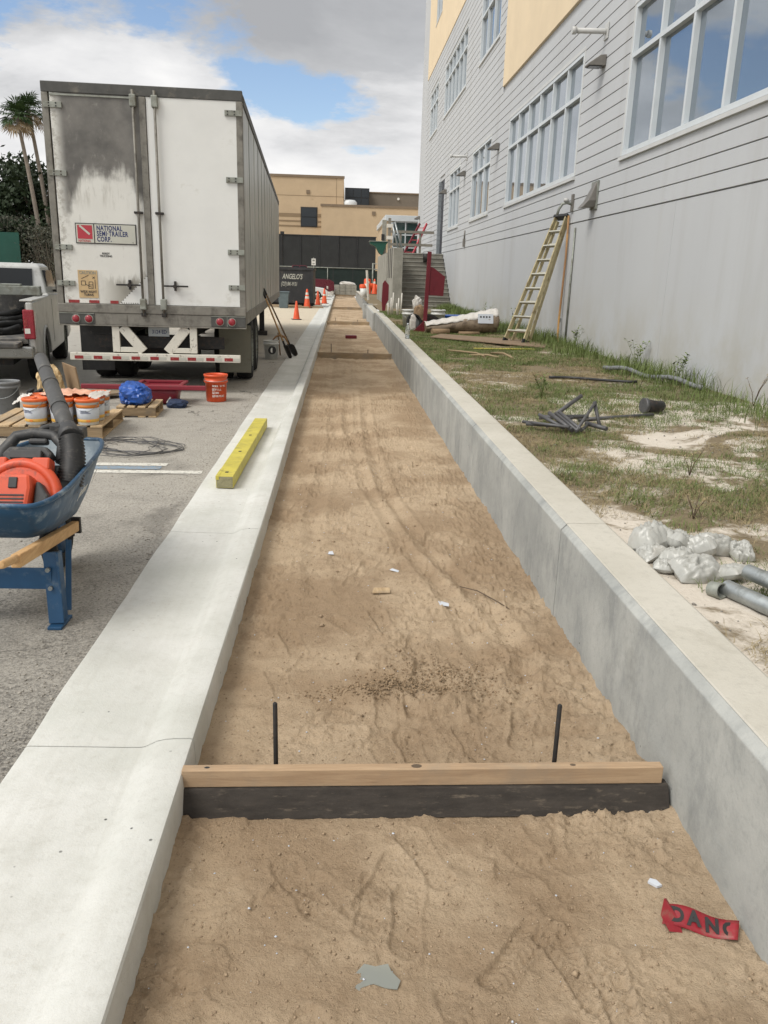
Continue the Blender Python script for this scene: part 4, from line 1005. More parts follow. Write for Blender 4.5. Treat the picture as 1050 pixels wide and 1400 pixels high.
def pail(label, x, y, z, rz, first=None):
    if first: return dup(first, (x, y, z), rz, label)
    t = thing('pail', label, 'pail', (x, y, z), rz, 'paint pails on the pallet')
    MB().lathe([(0, 0), (.100, 0), (.104, .004), (.116, .255), (.118, .256)], 28).build('body', BUCKW, t)
    MB().lathe([(.1055, .03), (.1075, .032), (.1088, .06), (.1068, .062)], 28).build('lower_band', BANDY, t)
    MB().lathe([(.1075, .0625), (.1092, .064), (.1150, .175), (.1128, .177)], 28).build('label', LABW, t)
    MB().lathe([(.113, .178), (.1156, .1785), (.1172, .210), (.115, .211)], 28).build('upper_band', BANDO, t)
    ld = MB().lathe([(.115, .236), (.127, .238), (.129, .262), (.122, .27), (.112, .27), (.108, .262), (0, .262)], 28).build('lid', LIDO, t)
    MB().lathe([(.02, .262), (.03, .27), (.0, .275)], 12).build('spout_cap', LIDO, ld)
    for k in range(3): MB().box(-.045, .02 + .02 * k, -.0012, 0, .150 - k * .012, .155 - k * .012).build('print_line', SIGNB, t, loc=(0, -.1135 + k * .0006, 0))
    MB().box(.01, .05, -.001, 0, .036, .056).build('print_patch', BANDO, t, loc=(0, -.1065, 0))
    MB().tube([(.118 * math.cos(R_(a)), -.118 * math.sin(R_(a)) * .9 - .01, .235 - .09 * math.sin(R_(a))) for a in range(0, 181, 15)], .0025, 5).build('handle', GALV, t)
    return t
p0 = pail('front pail at the right corner of the pallet', -2.585, 8.53, .14, .0)
spots = [(0, 1, 'front middle pail behind the blower tube'), (0, 2, 'front left pail behind the blower tube'), (1, 0, 'second pail along the right edge of the pallet'), (1, 1, 'centre pail of the pallet'),
         (1, 2, 'left pail of the middle row on the pallet'), (2, 0, 'rear right pail on the pallet'), (2, 1, 'rear middle pail on the pallet')]
for r, c, lb in spots: pail(lb, -2.585 - .262 * c - .016 * r, 8.53 + .262 * r - .014 * c, .14, .3 * r - .2 * c, p0)
# crumpled film over the lids
def crumple(name, label, cat, loc, sx, sy, hz, m, seed, n=18, base=0.0, group=None, thick=0.0):
    x = np.linspace(-1, 1, n); X, Y = np.meshgrid(x, x); r = np.sqrt(X ** 2 + Y ** 2)
    jag = fbm(np.arctan2(Y, X) * 1.5 + 9, r * 0 + seed, seed, 3)
    ed = np.clip(1.15 - r * (0.75 + .5 * jag), 0, 1) ** .5
    Z = base + hz * ed * (0.45 + 1.1 * np.abs(fbm(X * 2.6, Y * 2.6, seed, 4, .62) - .5) * 2.2)
    k = np.arange(n * n).reshape(n, n); f = np.stack([k[:-1, :-1], k[:-1, 1:], k[1:, 1:], k[1:, :-1]], -1).reshape(-1, 4)
    keep = (r.ravel()[f] < 1.05 + .3 * (jag.ravel()[f] - .5)).all(1)
    o = mesh_np(name, np.stack([X * sx, Y * sy, Z], -1).reshape(-1, 3), f[keep], m); o.location = loc
    if thick: s_ = o.modifiers.new('s', 'SOLIDIFY'); s_.thickness = thick
    if label: tag(o, label, cat, group)
    return o
fo = crumple('stretch_film', 'torn pinkish stretch film lying over the pail lids', 'film', (-2.83, 8.74, .405), .30, .22, .075, FILMO, 3)
fo = crumple('stretch_film', 'loose white stretch film hanging at the right row of pails', 'film', (-2.53, 8.80, .40), .10, .26, .06, PLASTIC, 5)
fo = crumple('stretch_film', 'flap of white film sticking out left of the pails', 'film', (-3.26, 8.62, .36), .12, .06, .06, PLASTIC, 8); fo.rotation_euler = (0, R_(-25), .3)
# blue tarp bundle
def blob(name, label, cat, loc, dims, m, seed, rz=0.0, sub=4, amp=.35, group=None, freq=2.2, smooth=False, parent=None):
    import bmesh
    bm = bmesh.new(); bmesh.ops.create_icosphere(bm, subdivisions=sub, radius=1.0)
    V = np.array([v.co[:] for v in bm.verts]); 
    nz = fbm(V[:, 0] * freq + V[:, 2] * 1.7 + seed, V[:, 1] * freq - V[:, 2] * 1.3 + seed * 2, seed, 4, .6)
    rd = 1 + amp * (nz - .5) * 2 - amp * .6 * np.abs(fbm(V[:, 0] * freq * 2 + 5, V[:, 1] * freq * 2 + V[:, 2] * 3, seed + 9, 3) - .5) * 2
    V = np.sign(V) * np.abs(V) ** .8 * rd[:, None]
    V[:, 2] = np.maximum(V[:, 2], -.62) + .62
    for v, c in zip(bm.verts, V): v.co = (c[0] * dims[0], c[1] * dims[1], c[2] * dims[2] / 1.6)
    me = bpy.data.meshes.new(name); bm.to_mesh(me); bm.free(); me.materials.append(m)
    if smooth: me.polygons.foreach_set('use_smooth', [True] * len(me.polygons))
    o = put(bpy.data.objects.new(name, me), parent); o.location = loc; o.rotation_euler = (0, 0, rz)
    if label: tag(o, label, cat, group)
    return o
blob('tarp', 'crumpled bright blue tarp bundle on the small pallet', 'tarp', (-2.45, 10.05, .135), (.20, .24, .26), BLUET, 11, 0, 4, .3, None, 1.4)
blob('tarp', 'dark blue end of cloth on the ground beside the red tray', 'tarp', (-2.07, 10.62, .0), (.14, .14, .10), mat('navy_cloth', '#22304a', .8), 12, 0, 3, .3)
# red tray with long flange
rt_ = thing('mortar_tray', 'long red metal tray with deep basin lying behind the blue tarp', 'tray', (-2.33, 11.0, .0), .02)
m = MB(); lv = [(.215, .195, -.22, .22, .02, .02, .18), (.26, .24, -.25, .25, .245, .245, .14)]
rg = tray(m, lv); m.f.append(tuple(range(len(rg[0])))[::-1]); m.sm.append(False); o = m.build('basin', REDB, rt_); s = o.modifiers.new('t', 'SOLIDIFY'); s.thickness = .006
m = MB(); m.box(-.33, .31, -.258, -.235, .235, .27).box(-.33, .31, .235, .258, .235, .27).box(-.33, -.27, -.234, .234, .235, .27).box(.25, .31, -.234, .234, .235, .27); m.build('flange', REDB, rt_, bevel=.006)
m = MB(); m.box(-.98, .62, -.305, -.262, .205, .27).build('front_rail', REDB, rt_, bevel=.012)
MB().box(.05, .07, -.2355, -.2335, .08, .17).build('scuff_mark', SIGNW, rt_, rot=(0, R_(35), 0))
# orange pail with print
ob = thing('orange_bucket', 'orange plastic bucket with white checklist print in front of the trailer', 'bucket', (-1.645, 11.22, .003), 0)
MB().lathe([(0, 0), (.128, 0), (.134, .006), (.147, .255), (.160, .256), (.162, .285), (.150, .288), (.152, .335), (.163, .338), (.164, .366), (.150, .368), (.147, .34), (.134, .02), (0, .02)], 36).build('body', BUCKO, ob)
MB().tube([(.158 * math.cos(R_(a)), -.02 - .15 * math.sin(R_(a)), .30 - .02 * math.sin(R_(a))) for a in range(-20, 201, 12)], .004, 6).build('handle', GALV, ob)
def curved_text(name, s, size, zc, r, a0, parent, m=SIGNW):
    for i, ch in enumerate(s):
        if ch == ' ': continue
        a = a0 + i * size * .62 / r
        text(name, ch, size, m, parent, (r * math.sin(a), -r * math.cos(a), zc), (R_(90 - 3), 0, a), .85, 0, .001, .0012)
curved_text('print', 'WORK SITE', .034, .208, .147, -.22, ob)
for zc, wd in ((.160, 'FILL'), (.115, 'DO'), (.070, 'REPEAT')):
    rr = .1465 - (.21 - zc) * .052
    curved_text('print', wd, .036, zc, rr, .06, ob)
    a = -.12; c = Vector((rr * math.sin(a), -rr * math.cos(a), zc + .013)); ax = Vector((math.cos(a), math.sin(a), 0)); nrm = Vector((math.sin(a), -math.cos(a), 0)) * .001
    m = MB(); q = .013
    for p, r2 in (((-q, -q), (q, -q)), ((-q, -q), (-q, q)), ((-q, q), (q * .4, q)), ((q, -q), (q, q * .3)), ((-q * .5, 0), (0, -q * .6)), ((0, -q * .6), (q * 1.4, q * 1.4))):
        m.bar(c + ax * p[0] + Vector((0, 0, p[1])) + nrm, c + ax * r2[0] + Vector((0, 0, r2[1])) + nrm, .003, .005)
    m.build('print_box', SIGNW, ob)
gb = thing('grey_bucket', 'grey plastic bucket cut by the left edge of the picture', 'bucket', (-3.97, 9.95, .003))
MB().lathe([(0, 0), (.135, 0), (.14, .005), (.158, .30), (.172, .302), (.172, .325), (.16, .328), (.162, .35), (.174, .352), (.174, .38), (.158, .382), (.155, .36), (.14, .02), (0, .02)], 36).build('body', BUCKG, gb)
MB().tube([(.175 * math.cos(R_(a)), -.17 * math.sin(R_(a)), .34 - .15 * math.sin(R_(a))) for a in range(0, 181, 12)], .004, 6).build('handle', GALV, gb)
ct = thing('crate', 'stack of black ribbed plastic crates beside the grey bucket', 'crate', (-3.58, 9.98, .0), .1)
for k in range(6): MB().box(-.16, .16, -.12, .12, k * .042 + .002, k * .042 + .036).build('tier', BLACK, ct, bevel=.008)
for k in (-.1, 0, .1): MB().box(k - .02, k + .02, -.1, .1, .255, .285).build('lug', BLACK, ct, bevel=.006)
# leaning boards and torn paper sack behind the pails
bo = thing('board_offcut', 'upright brown board offcut behind the pails', 'board', (-3.55, 11.25, .0), .55)
MB().box(-.02, .0, -.36, .30, .005, .46).build('board', CARD, bo, bevel=.003, rot=(0, R_(-8), 0)); MB().box(.0, .07, -.28, .26, .06, .16).build('batten', CARD, bo, bevel=.004)
MB().prism([(0, -.45), (.55, -.25), (.62, .0), (.1, .12)], .05, .075, 'z').build('flat_board', WOODX, bo)
sk = blob('paper_sack', 'torn open tan paper sack beside the brown board', 'sack', (-3.86, 11.15, .0), (.17, .16, .42), SACKT, 21, .4, 4, .4)
# cable heap on the lot
m = MB(); rng = random.Random(3)
for q in range(5):
    pts = []; a0 = rng.random() * 6
    for i in range(26):
        a = a0 + i * .5; r = .30 + .12 * math.sin(i * .9 + q); pts.append((r * 1.3 * math.cos(a) + rng.uniform(-.05, .05), r * 1.15 * math.sin(a) + rng.uniform(-.05, .05), .008 + .006 * rng.random() + q * .003))
    m.tube(pts, .0032, 5)
o = m.build('wire_coil', PIPEK, loc=(-2.05, 8.0, .002)); tag(o, 'flattened coil of dark wire on the lot behind the wheelbarrow', 'wire')
# ---------------------------------------------------------------- semi-trailer
TR = thing('semi_trailer', 'white box semi trailer with stained left rear door', 'trailer', (-2.585, 11.85, 0), .0393)
LEN, HW = 16.2, 1.295
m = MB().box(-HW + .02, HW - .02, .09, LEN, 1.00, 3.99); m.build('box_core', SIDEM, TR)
MB().box(-HW, HW, .0, .09, 3.90, 4.03).box(-HW + .005, HW - .005, .09, LEN, 3.995, 4.03).build('roof_header', FRAMED, TR, bevel=.008)
for sx in (-1, 1):
    a, b = sorted((sx * HW, sx * (HW - .085))); MB().box(a, b, .002, .12, .95, 3.899).build('corner_post', FRAMEG, TR, bevel=.008)
    # side skin: riveted panels with posts between
    n = 13; L = (LEN - .13) / n
    for i in range(n):
        y0 = .13 + i * L; a, b = sorted((sx * (HW - .021), sx * (HW - .006)))
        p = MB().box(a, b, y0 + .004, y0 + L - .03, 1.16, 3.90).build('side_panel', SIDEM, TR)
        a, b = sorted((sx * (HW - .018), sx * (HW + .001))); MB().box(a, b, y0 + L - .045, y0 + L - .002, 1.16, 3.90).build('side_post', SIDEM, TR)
    a, b = sorted((sx * (HW - .01), sx * (HW + .01))); MB().box(a, b, .13, LEN, 3.88, 3.985).build('top_rail', FRAMED, TR)
    MB().box(a, b, .13, LEN, 1.0, 1.165).build('bottom_rail', FRAMEG, TR)
MB().box(-HW, HW, -.01, .08, 1.115, 1.235).build('rear_sill', FRAMEG, TR, bevel=.008)
MB().box(-HW + .49, HW - .49, .0, .07, .955, 1.113).box(-HW, HW, -.004, .1, .935, .953).build('sill_beam', FRAMEG, TR, bevel=.005)
for xx in (-.37, .33): MB().box(xx - .006, xx + .006, -.006, 0, .955, 1.11).build('sill_rib', FRAMEG, TR)
# doors
ld = MB().box(-1.195, -.015, .012, .06, 1.24, 3.90).build('left_door', DOORS, TR, bevel=.004); ld['label'] = 'left rear door with a dark worn patch across its upper half'
MB().box(.035, 1.225, .012, .06, 1.24, 3.90).build('right_door', WHITEP, TR, bevel=.004)
MB().box(-.055, .03, -.005, .05, 1.24, 3.895).build('door_seal', FRAMEG, TR, bevel=.004)
MB().box(-1.19, -.12, -.004, .012, 3.865, 3.885).build('door_gasket', GALVD, ld)
for sx, x0 in ((-1, -1.14), (1, 1.16)):
    for z in (3.75, 2.92, 1.98, 1.505):
        a, b = sorted((x0 - sx * .10, x0 + sx * .13)); h = MB().box(a, b, -.016, .0105, z - .035, z + .035).build('hinge', GALVD, TR, bevel=.003)
        for bx in (-.06, .03): 
            for bz in (-.018, .018): MB().box(x0 + bx * 1 - .008, x0 + bx + .008, -.020, -.0165, z + bz - .008, z + bz + .008).build('bolt', STEELD, h)
for x, d in ((-.125, -1), (.155, 1)):
    r = MB().cyl((x, -.035, 1.10), (x, -.035, 3.97), .017, n=10).build('lock_rod', FRAMEG, TR)
    for z in (3.84, 1.25): MB().box(x - .042, x + .042, -.06, .0115, z - .075, z + .075).build('keeper', GALVD, r, bevel=.012)
    MB().box(x - .055, x + .055, -.055, .0115, 2.44, 2.47).build('guide', STEELD, r, bevel=.004)
    MB().box(x - .03, x + .03, -.05, .0, 1.08, 1.13).build('foot', STEELD, r)
    a, b = sorted((x + d * .02, x + d * .35)); h = MB().box(a, b, -.055, -.035, 1.492, 1.515).build('lock_handle', STEELD, r, bevel=.004)
    MB().cyl((x + d * .17, -.03, 1.50), (x + d * .17, -.065, 1.50), .028, n=14).box(x + d * .17 - .012, x + d * .17 + .012, -.05, .0115, 1.44, 1.57).build('hasp', STEELD, h)
# riveted corner patch
p = MB().prism([(-.455, 1.245), (-.005, 1.245), (-.005, 1.69)], .004, .0115, 'y').build('corner_patch', WHITEP, ld)
for k in range(14):
    s = k / 13; m = MB(); 
    for (x, z) in ((-.43 + .40 * s, 1.265 + .39 * s), (-.42 + .40 * s, 1.256)): m.cyl((x, .004, z), (x, .001, z), .007, n=6)
    m.build('rivet', STEELD, p)
# maker's sign, wording as in the picture
sg = MB().box(-.985, -.175, .002, .0115, 2.035, 2.30).build('company_sign', SIGNK, TR)
MB().box(-.973, -.742, -.001, .0018, 2.047, 2.288).box(-.728, -.187, -.001, .0018, 2.047, 2.288).build('sign_field', SIGNG, sg)
MB().box(-.955, -.760, -.0035, -.0012, 2.095, 2.272).build('red_emblem', SIGNR, sg)
MB().bar((-.925, -.005, 2.266), (-.795, -.005, 2.155), .026, .002, (0, 1, 0)).build('emblem_slash', SIGNG, sg)
text('sign_text', 'NATIONAL', .040, SIGNR, sg, (-.95, -.0015, 2.056), (R_(90), 0, 0), .82, 0, .001, .001)
for i, wd in enumerate(('NATIONAL', 'SEMI·TRAILER', 'CORP.')): text('sign_text', wd, .088, SIGNB, sg, (-.702, -.0015, 2.212 - i * .072), (R_(90), 0, 0), .70, 0, .001, .003, 'LEFT', 1.14)
text('sign_text', '76', .02, SIGNK, sg, (-.235, -.0015, 2.056), (R_(90), 0, 0), 1, 0, .001)
text('door_text', 'READY', .036, SIGNK, ld, (-.60, .0095, 1.90), (R_(90), 0, 0), .9, 0, .001, .0008, 'CENTER')
text('door_text', 'TRUCKING', .036, SIGNK, ld, (-.60, .0095, 1.866), (R_(90), 0, 0), .9, 0, .001, .0008, 'CENTER')
cs = MB().box(-.995, -.735, .004, .0115, 1.315, 1.685).build('caution_sticker', SIGNT, TR)
text('sticker_text', 'CAUTION', .058, GALVD, cs, (-.865, .0025, 1.632), (R_(90), 0, 0), .86, 0, .001, .001, 'CENTER')
text('sticker_text', 'WIDE RIGHT', .046, SIGNK, cs, (-.865, .0025, 1.382), (R_(90), 0, 0), .84, 0, .001, .001, 'CENTER')
text('sticker_text', 'TURNS', .046, SIGNK, cs, (-.865, .0025, 1.340), (R_(90), 0, 0), .9, 0, .001, .001, 'CENTER')
m = MB()
for p, q in (((-.955, 1.54), (-.90, 1.54)), ((-.90, 1.54), (-.90, 1.485)), ((-.90, 1.485), (-.955, 1.485)), ((-.955, 1.485), (-.955, 1.54)), ((-.85, 1.53), (-.80, 1.53)), ((-.80, 1.53), (-.80, 1.44)), ((-.80, 1.44), (-.86, 1.44)), ((-.86, 1.44), (-.85, 1.53)), ((-.90, 1.50), (-.85, 1.47)), ((-.86, 1.49), (-.80, 1.49)), ((-.77, 1.56), (-.77, 1.44)), ((-.86, 1.47), (-.81, 1.46)), ((-.80, 1.60), (-.77, 1.575)), ((-.80, 1.575), (-.77, 1.60)), ((-.95, 1.57), (-.85, 1.62))):
    m.bar((p[0], .0025, p[1]), (q[0], .0025, q[1]), .007, .002, (0, 1, 0))
m.build('sticker_drawing', SIGNK, cs)
# reflective strip remains, lamps
for a, b, mm in ((-1.145, -1.0, REDREF), (-.99, -.87, SIGNW), (-.865, -.73, REDREF), (-.58, -.47, REDREF)): MB().box(a, b, .006, .0115, 1.245, 1.285).build('reflective_strip', mm, ld)
for x0, x1, lamps in ((-1.29, -.80, (-1.06, -.885)), (.80, 1.29, (.925, 1.095))):
    b = MB().box(x0 + .002, x1 - .002, -.006, .07, .957, 1.112).build('lamp_box', FRAMED, TR, bevel=.006)
    for q in ((x0 + x1) / 2 + (-.02 if x0 < 0 else .02),): MB().box(q + (.03 if x0 < 0 else -.04), q + (.036 if x0 < 0 else -.034), -.011, -.0065, .96, 1.108).build('divider', GALVD, b)
    MB().box(x0 + .004, x1 - .004, -.012, -.0065, 1.100, 1.110).build('trim', GALVD, b)
    for x in lamps:
        lm = MB().cyl((x, -.0065, 1.03), (x, -.016, 1.03), .060, n=24).build('tail_lamp', GALVD, b); MB().lathe([(.05, 0), (.046, .012), (.025, .02), (0, .022)], 24, Matrix.Translation((x, -.0165, 1.03)) @ Matrix.Rotation(R_(90), 4, 'X')).build('lens', REDLENS, lm)
# underride guard
g = MB().box(-1.185, 1.20, .0, .10, .455, .56).build('bumper', BUMPW, TR, bevel=.008)
for k in range(9):
    x = -1.12 + k * .262
    if k == 5: x += .02
    MB().box(x, x + .12, -.004, -.0005, .475, .52).build('red_strip', REDREF, g)
    MB().box(x + .121, x + .225, -.004, -.0005, .478, .518).build('grey_strip', SIGNG, g)
for sx in (-1, 1):
    fr = MB(); 
    fr.box(min(sx * .59, sx * .49), max(sx * .59, sx * .49), .03, .09, .575, .935)
    fr.bar((sx * .45, .06, .93), (sx * .17, .06, .585), .135, .055, (0, 1, 0)); fr.box(min(sx * .488, sx * .22), max(sx * .488, sx * .22), .034, .086, .575, .645)
    fr.build('guard_frame', BUMPW, TR, bevel=.004)
pl = MB().box(-.125, .17, .25, .262, .79, .925).build('licence_plate', PLATE, TR); text('plate_text', '3124 ED', .075, SIGNB, pl, (.03, .249, .83), (R_(90), 0, 0), .8, 0, .001, .001, 'CENTER')
# running gear
MB().box(-.55, -.43, .3, 15, .80, .999).box(.43, .55, .3, 15, .80, .999).box(-1.2, 1.2, 3.4, 3.5, .72, .999).build('chassis_rail', STEELD, TR)
MB().box(-.9, .95, .30, .34, .62, .79).box(-.5, .5, .9, 1.2, .45, .75).build('rear_crossmember', STEELD, TR)
def wheel(parent, x, y, r, w, rim, name='wheel'):
    M_ = Matrix.Translation((x, y, r)) @ Matrix.Rotation(R_(90), 4, 'Y'); h = w / 2
    t_ = MB().lathe([(r * .58, -h * .9), (r * .8, -h), (r * .95, -h * .92), (r, -h * .6), (r, h * .6), (r * .95, h * .92), (r * .8, h), (r * .58, h * .9), (r * .58, -h * .9)], 28, M_).build(name, RUBBER, parent)
    MB().lathe([(0, h * .35), (r * .2, h * .4), (r * .25, h * .7), (r * .35, h * .2), (r * .55, h * .6), (r * .585, h * .93), (r * .585, -h * .93), (0, -h * .5)], 24, M_).build('rim', rim, t_)
    return t_
for y in (1.95, 3.2):
    MB().cyl((-1.0, y, .52), (1.0, y, .52), .065, n=12).build('axle', STEELD, TR)
    for x in (-1.13, -.80, .80, 1.13): wheel(TR, x, y, .505, .27, GALVD)
MB().box(.80, 1.29, 1.02, 1.03, .20, .93).build('mud_flap', FLAP, TR, bevel=.01)['label'] = 'pale grey right mud flap'
MB().box(-1.29, -.80, 1.02, 1.03, .20, .93).build('mud_flap', BLACK, TR, bevel=.01)
for x in (-.9, .9): MB().box(x - .07, x + .07, 12.2, 12.34, .12, .999).box(x - .15, x + .15, 12.1, 12.45, .0, .12).build('landing_leg', STEELD, TR)

# ---------------------------------------------------------------- silver pickup with hoses in its bed
PK = thing('pickup_truck', 'silver pickup truck with open bed parked left of the trailer', 'pickup', (-5.18, 11.68, 0), .222)
HWp = .95
def side_poly(arch=True):
    top = [(0.0, 1.235), (2.05, 1.275), (2.10, 1.30), (3.9, 1.25), (5.35, 1.10), (5.62, .95)]
    bot = [(5.66, .45)]
    def ar(c, r, a0=0, a1=180, n=10): return [(c + r * math.cos(R_(a0 + (a1 - a0) * i / n)), .38 + r * .98 * math.sin(R_(a0 + (a1 - a0) * i / n))) for i in range(n + 1)]
    bot += [(5.2, .38)] + ar(4.62, .44) + [(4.1, .36), (1.85, .36)] + ar(1.32, .44) + [(.8, .42), (.02, .52)]
    return top + bot
for sx in (-1, 1):
    a, b = sorted((sx * HWp, sx * (HWp - .10))); s_ = MB().prism(side_poly(), a, b, 'x').build('body_side', SILVER, PK, bevel=.03, seg=3)
    MB().tube([(sx * (HWp + .002), 1.32 + .45 * math.cos(R_(q)), .38 + .44 * math.sin(R_(q))) for q in range(0, 181, 12)], .02, 6).build('arch_lip', SILVER, s_)
    MB().box(*sorted((sx * (HWp + .003), sx * (HWp - .005))), 2.45, 2.46, .5, 1.2).build('door_seam', SIGNK, s_)
    tl = MB().prism([(-.012, .72), (-.012, 1.13), (.10, 1.13), (.13, .95), (.10, .72)], *sorted((sx * (HWp - .145), sx * (HWp + .004))), 'x').build('tail_lamp', REDLENS, PK, bevel=.02)
    MB().box(*sorted((sx * (HWp - .13), sx * (HWp - .06))), -.018, -.0125, .80, .87).build('reverse_lens', SIGNW, tl)
    MB().box(*sorted((sx * (HWp - .135), sx * (HWp - .09))), -.017, -.0125, .90, 1.00).build('signal_lens', REDREF, tl)
    for y in (1.32, 4.62): wheel(PK, sx * (HWp - .14), y, .385, .26, GALVD)
    mr = MB().box(*sorted((sx * (HWp + .02), sx * (HWp + .2))), 3.1, 3.2, 1.30, 1.50).build('mirror', BLACK, PK, bevel=.03); MB().box(*sorted((sx * (HWp - .05), sx * (HWp + .05))), 3.12, 3.16, 1.3, 1.34).build('arm', BLACK, mr)
MB().box(-.85, .85, .0, 2.05, .66, .72).build('bed_floor', BEDLINE, PK); MB().box(-.85, .85, 1.98, 2.06, .72, 1.27).build('bed_front', BEDLINE, PK)
for sx in (-1, 1): MB().box(*sorted((sx * .84, sx * .90)), .02, 2.0, .72, 1.20).build('bed_wall', BEDLINE, PK); MB().box(*sorted((sx * .78, sx * .95)), .0, 2.04, 1.238, 1.262).build('bed_rail', SILVER, PK, bevel=.01)
MB().box(-.78, .78, -.50, .0, .64, .70).build('tailgate', BEDLINE, PK, bevel=.01)['label'] = 'lowered dirty tailgate'
MB().box(-.93, .93, -.14, .02, .46, .63).box(-.3, .3, -.2, -.1, .44, .52).build('rear_bumper', CHROME, PK, bevel=.03, seg=3)
cab = MB(); cab.loft([[(-.93, 2.1, 1.28), (.93, 2.1, 1.28), (.93, 4.15, 1.24), (-.93, 4.15, 1.24)], [(-.84, 2.20, 1.72), (.84, 2.20, 1.72), (.84, 3.35, 1.72), (-.84, 3.35, 1.72)], [(-.78, 2.28, 1.765), (.78, 2.28, 1.765), (.78, 3.25, 1.765), (-.78, 3.25, 1.765)]], smooth=False)
cb = cab.build('cab', SILVER, PK, bevel=.025, seg=3)
MB().prism([(2.108 - .02, 1.34), (2.185 - .02, 1.68), (2.19, 1.68), (2.11, 1.34)], -.72, .72, 'x').build('rear_window', CARGL, PK)
MB().box(-.85, .85, 2.072, 2.085, 1.30, 1.335).build('window_trim', CHROME, PK)
for sx in (-1, 1): MB().prism([(2.3, 1.34), (2.36, 1.66), (3.2, 1.66), (3.75, 1.32)], *sorted((sx * .80, sx * .905)), 'x').build('side_window', CARGL, PK)
MB().prism([(3.9, 1.20), (4.1, 1.24), (5.3, 1.12), (5.55, .98), (5.6, .5), (3.9, .5)], -.86, .86, 'x').build('hood', SILVER, PK, bevel=.03)
MB().box(-.86, .86, 2.1, 3.9, .5, 1.27).build('cab_lower', SILVER, PK); MB().box(-.6, .6, .2, 5.3, .34, .64).build('underframe', STEELD, PK)
MB().box(-.93, .93, 5.6, 5.74, .4, .68).build('front_bumper', CHROME, PK, bevel=.03)
# load
hs = MB(); rng = random.Random(9)
for q in range(5):
    pts = [(-.7 + 1.35 * math.sin(i * .42 + q) * .55 + .55, .3 + .85 + .62 * math.cos(i * .42 + q * .7), .78 + .055 * q + .04 * math.sin(i * 1.1 + q)) for i in range(22)]
    hs.tube(pts, .052, 10)
ho = hs.build('suction_hose', BLACK, loc=PK.location, rot=(0, 0, .222)); tag(ho, 'black corrugated hoses coiled in the silver pickup bed', 'hose')
tb_ = MB().box(-.3, .3, -.15, .15, 0, .14).box(-.28, .02, -.13, .13, .14, .17).build('tool_box', GALVD, bevel=.01, loc=(-5.0, 13.5, 1.275), rot=(0, 0, .25)); tag(tb_, 'low grey tool tray across the front of the pickup bed', 'tool box')

# ---------------------------------------------------------------- by the trailer wheels
def shovel(label, foot, top, flat):
    foot, top = Vector(foot), Vector(top); t = thing('shovel', label, 'shovel', foot); v = top - foot; L = v.length; d = v / L
    at = lambda a: d * a
    MB().tube([at(.36), at(.9), at(L)], [.018, .017, .017], 10).build('handle', HANDLE if not flat else PLY, t)
    MB().tube([at(L - .14), at(L)], .022, 10).build('grip', BLACK, t)
    side = d.cross(Vector((0, 0, 1))).normalized(); nn = side.cross(d)
    w = .12; pr = [(.0, .35 * w), (.04, .85 * w), (.12, w), (.27, w), (.30, .5 * w)]
    up = [[at(a) + side * b * s + nn * (.02 if abs(s) > .5 else -.005) for s in (-1, -.4, .4, 1)] for a, b in pr]
    o = MB().loft(up, closed=False, caps=False).build('blade', STEELD, t, fix=False); s_ = o.modifiers.new('s', 'SOLIDIFY'); s_.thickness = .004
    MB().tube([at(.27), at(.40)], [.022, .02], 10).build('socket', STEELD, t)
shovel('left long handled shovel leaning on the trailer side', (-.98, 17.35, .01), (-1.50, 17.05, 1.36), False)
shovel('right dark handled shovel leaning on the trailer side', (-.90, 17.9, .01), (-1.51, 17.3, 1.42), True)
pk = thing('pick_mattock', 'rusty pick standing between the bucket and the shovels', 'pick', (-1.19, 17.5, .0))
MB().tube([(0, 0, .05), (-.03, .05, .35), (-.05, .08, .52)], .016, 8).build('handle', PLY, pk); MB().tube([(-.2, .05, .32), (-.1, .06, .43), (0, .07, .47), (.1, .08, .42), (.17, .08, .28)], [.01, .02, .026, .02, .01], 8).build('head', HOSEM, pk)
wbk = thing('white_bucket', 'white bucket with round dark print beside the trailer tyre', 'bucket', (-1.36, 17.2, .003))
MB().lathe([(0, 0), (.13, 0), (.15, .30), (.165, .302), (.165, .33), (.152, .332), (.154, .36), (.165, .362), (.165, .38), (.15, .38), (.13, .02), (0, .02)], 28).build('body', BUCKW, wbk)
MB().cyl((.03, -.138, .19), (.036, -.152, .19), .085, n=18).build('print', SIGNK, wbk); MB().cyl((.03, -.150, .19), (.036, -.1545, .19), .05, n=18).build('print', SIGNW, wbk)
# ---------------------------------------------------------------- cones, dumpster, bin, cars
def cone(label, x, y, h, collars, first=None):
    t = thing('traffic_cone', label, 'traffic cone', (x, y, .003), .2, 'orange traffic cones along the kerb')
    s = h / .71; MB().box(-.18 * s, .18 * s, -.18 * s, .18 * s, 0, .03).build('base', BLACK, t, bevel=.008)
    MB().lathe([(.15 * s, .03), (.135 * s, .04), (.13 * s, .06), (.03 * s, h - .01), (.022 * s, h), (0, h)], 20).build('body', CONEO, t)
    for a, b in collars:
        r = lambda z: .13 * s + (.03 - .13) * s * (z - .06) / (h - .07) + .003
        MB().lathe([(r(a), a), (r(b), b)], 20).build('collar', CONEW, t)
    return t
cone('nearest orange traffic cone, plain and worn', -1.60, 33.1, .72, [])
cone('tall orange cone with two white collars in front of the dumpster', -1.62, 45.4, 1.0, [(.50, .62), (.70, .82)])
cone('worn cone left of a pair near the cars', -1.15, 50.5, .85, [])
cone('bright cone right of a pair near the cars', -.80, 53.2, .95, [(.5, .6)])
dm = thing('dumpster', 'black roll off dumpster with white ANGELO\'S lettering beside the trailer', 'dumpster', (-1.33, 46.6, 0), -.03)
m = MB(); W, D, H = 6.2, 2.3, 2.03
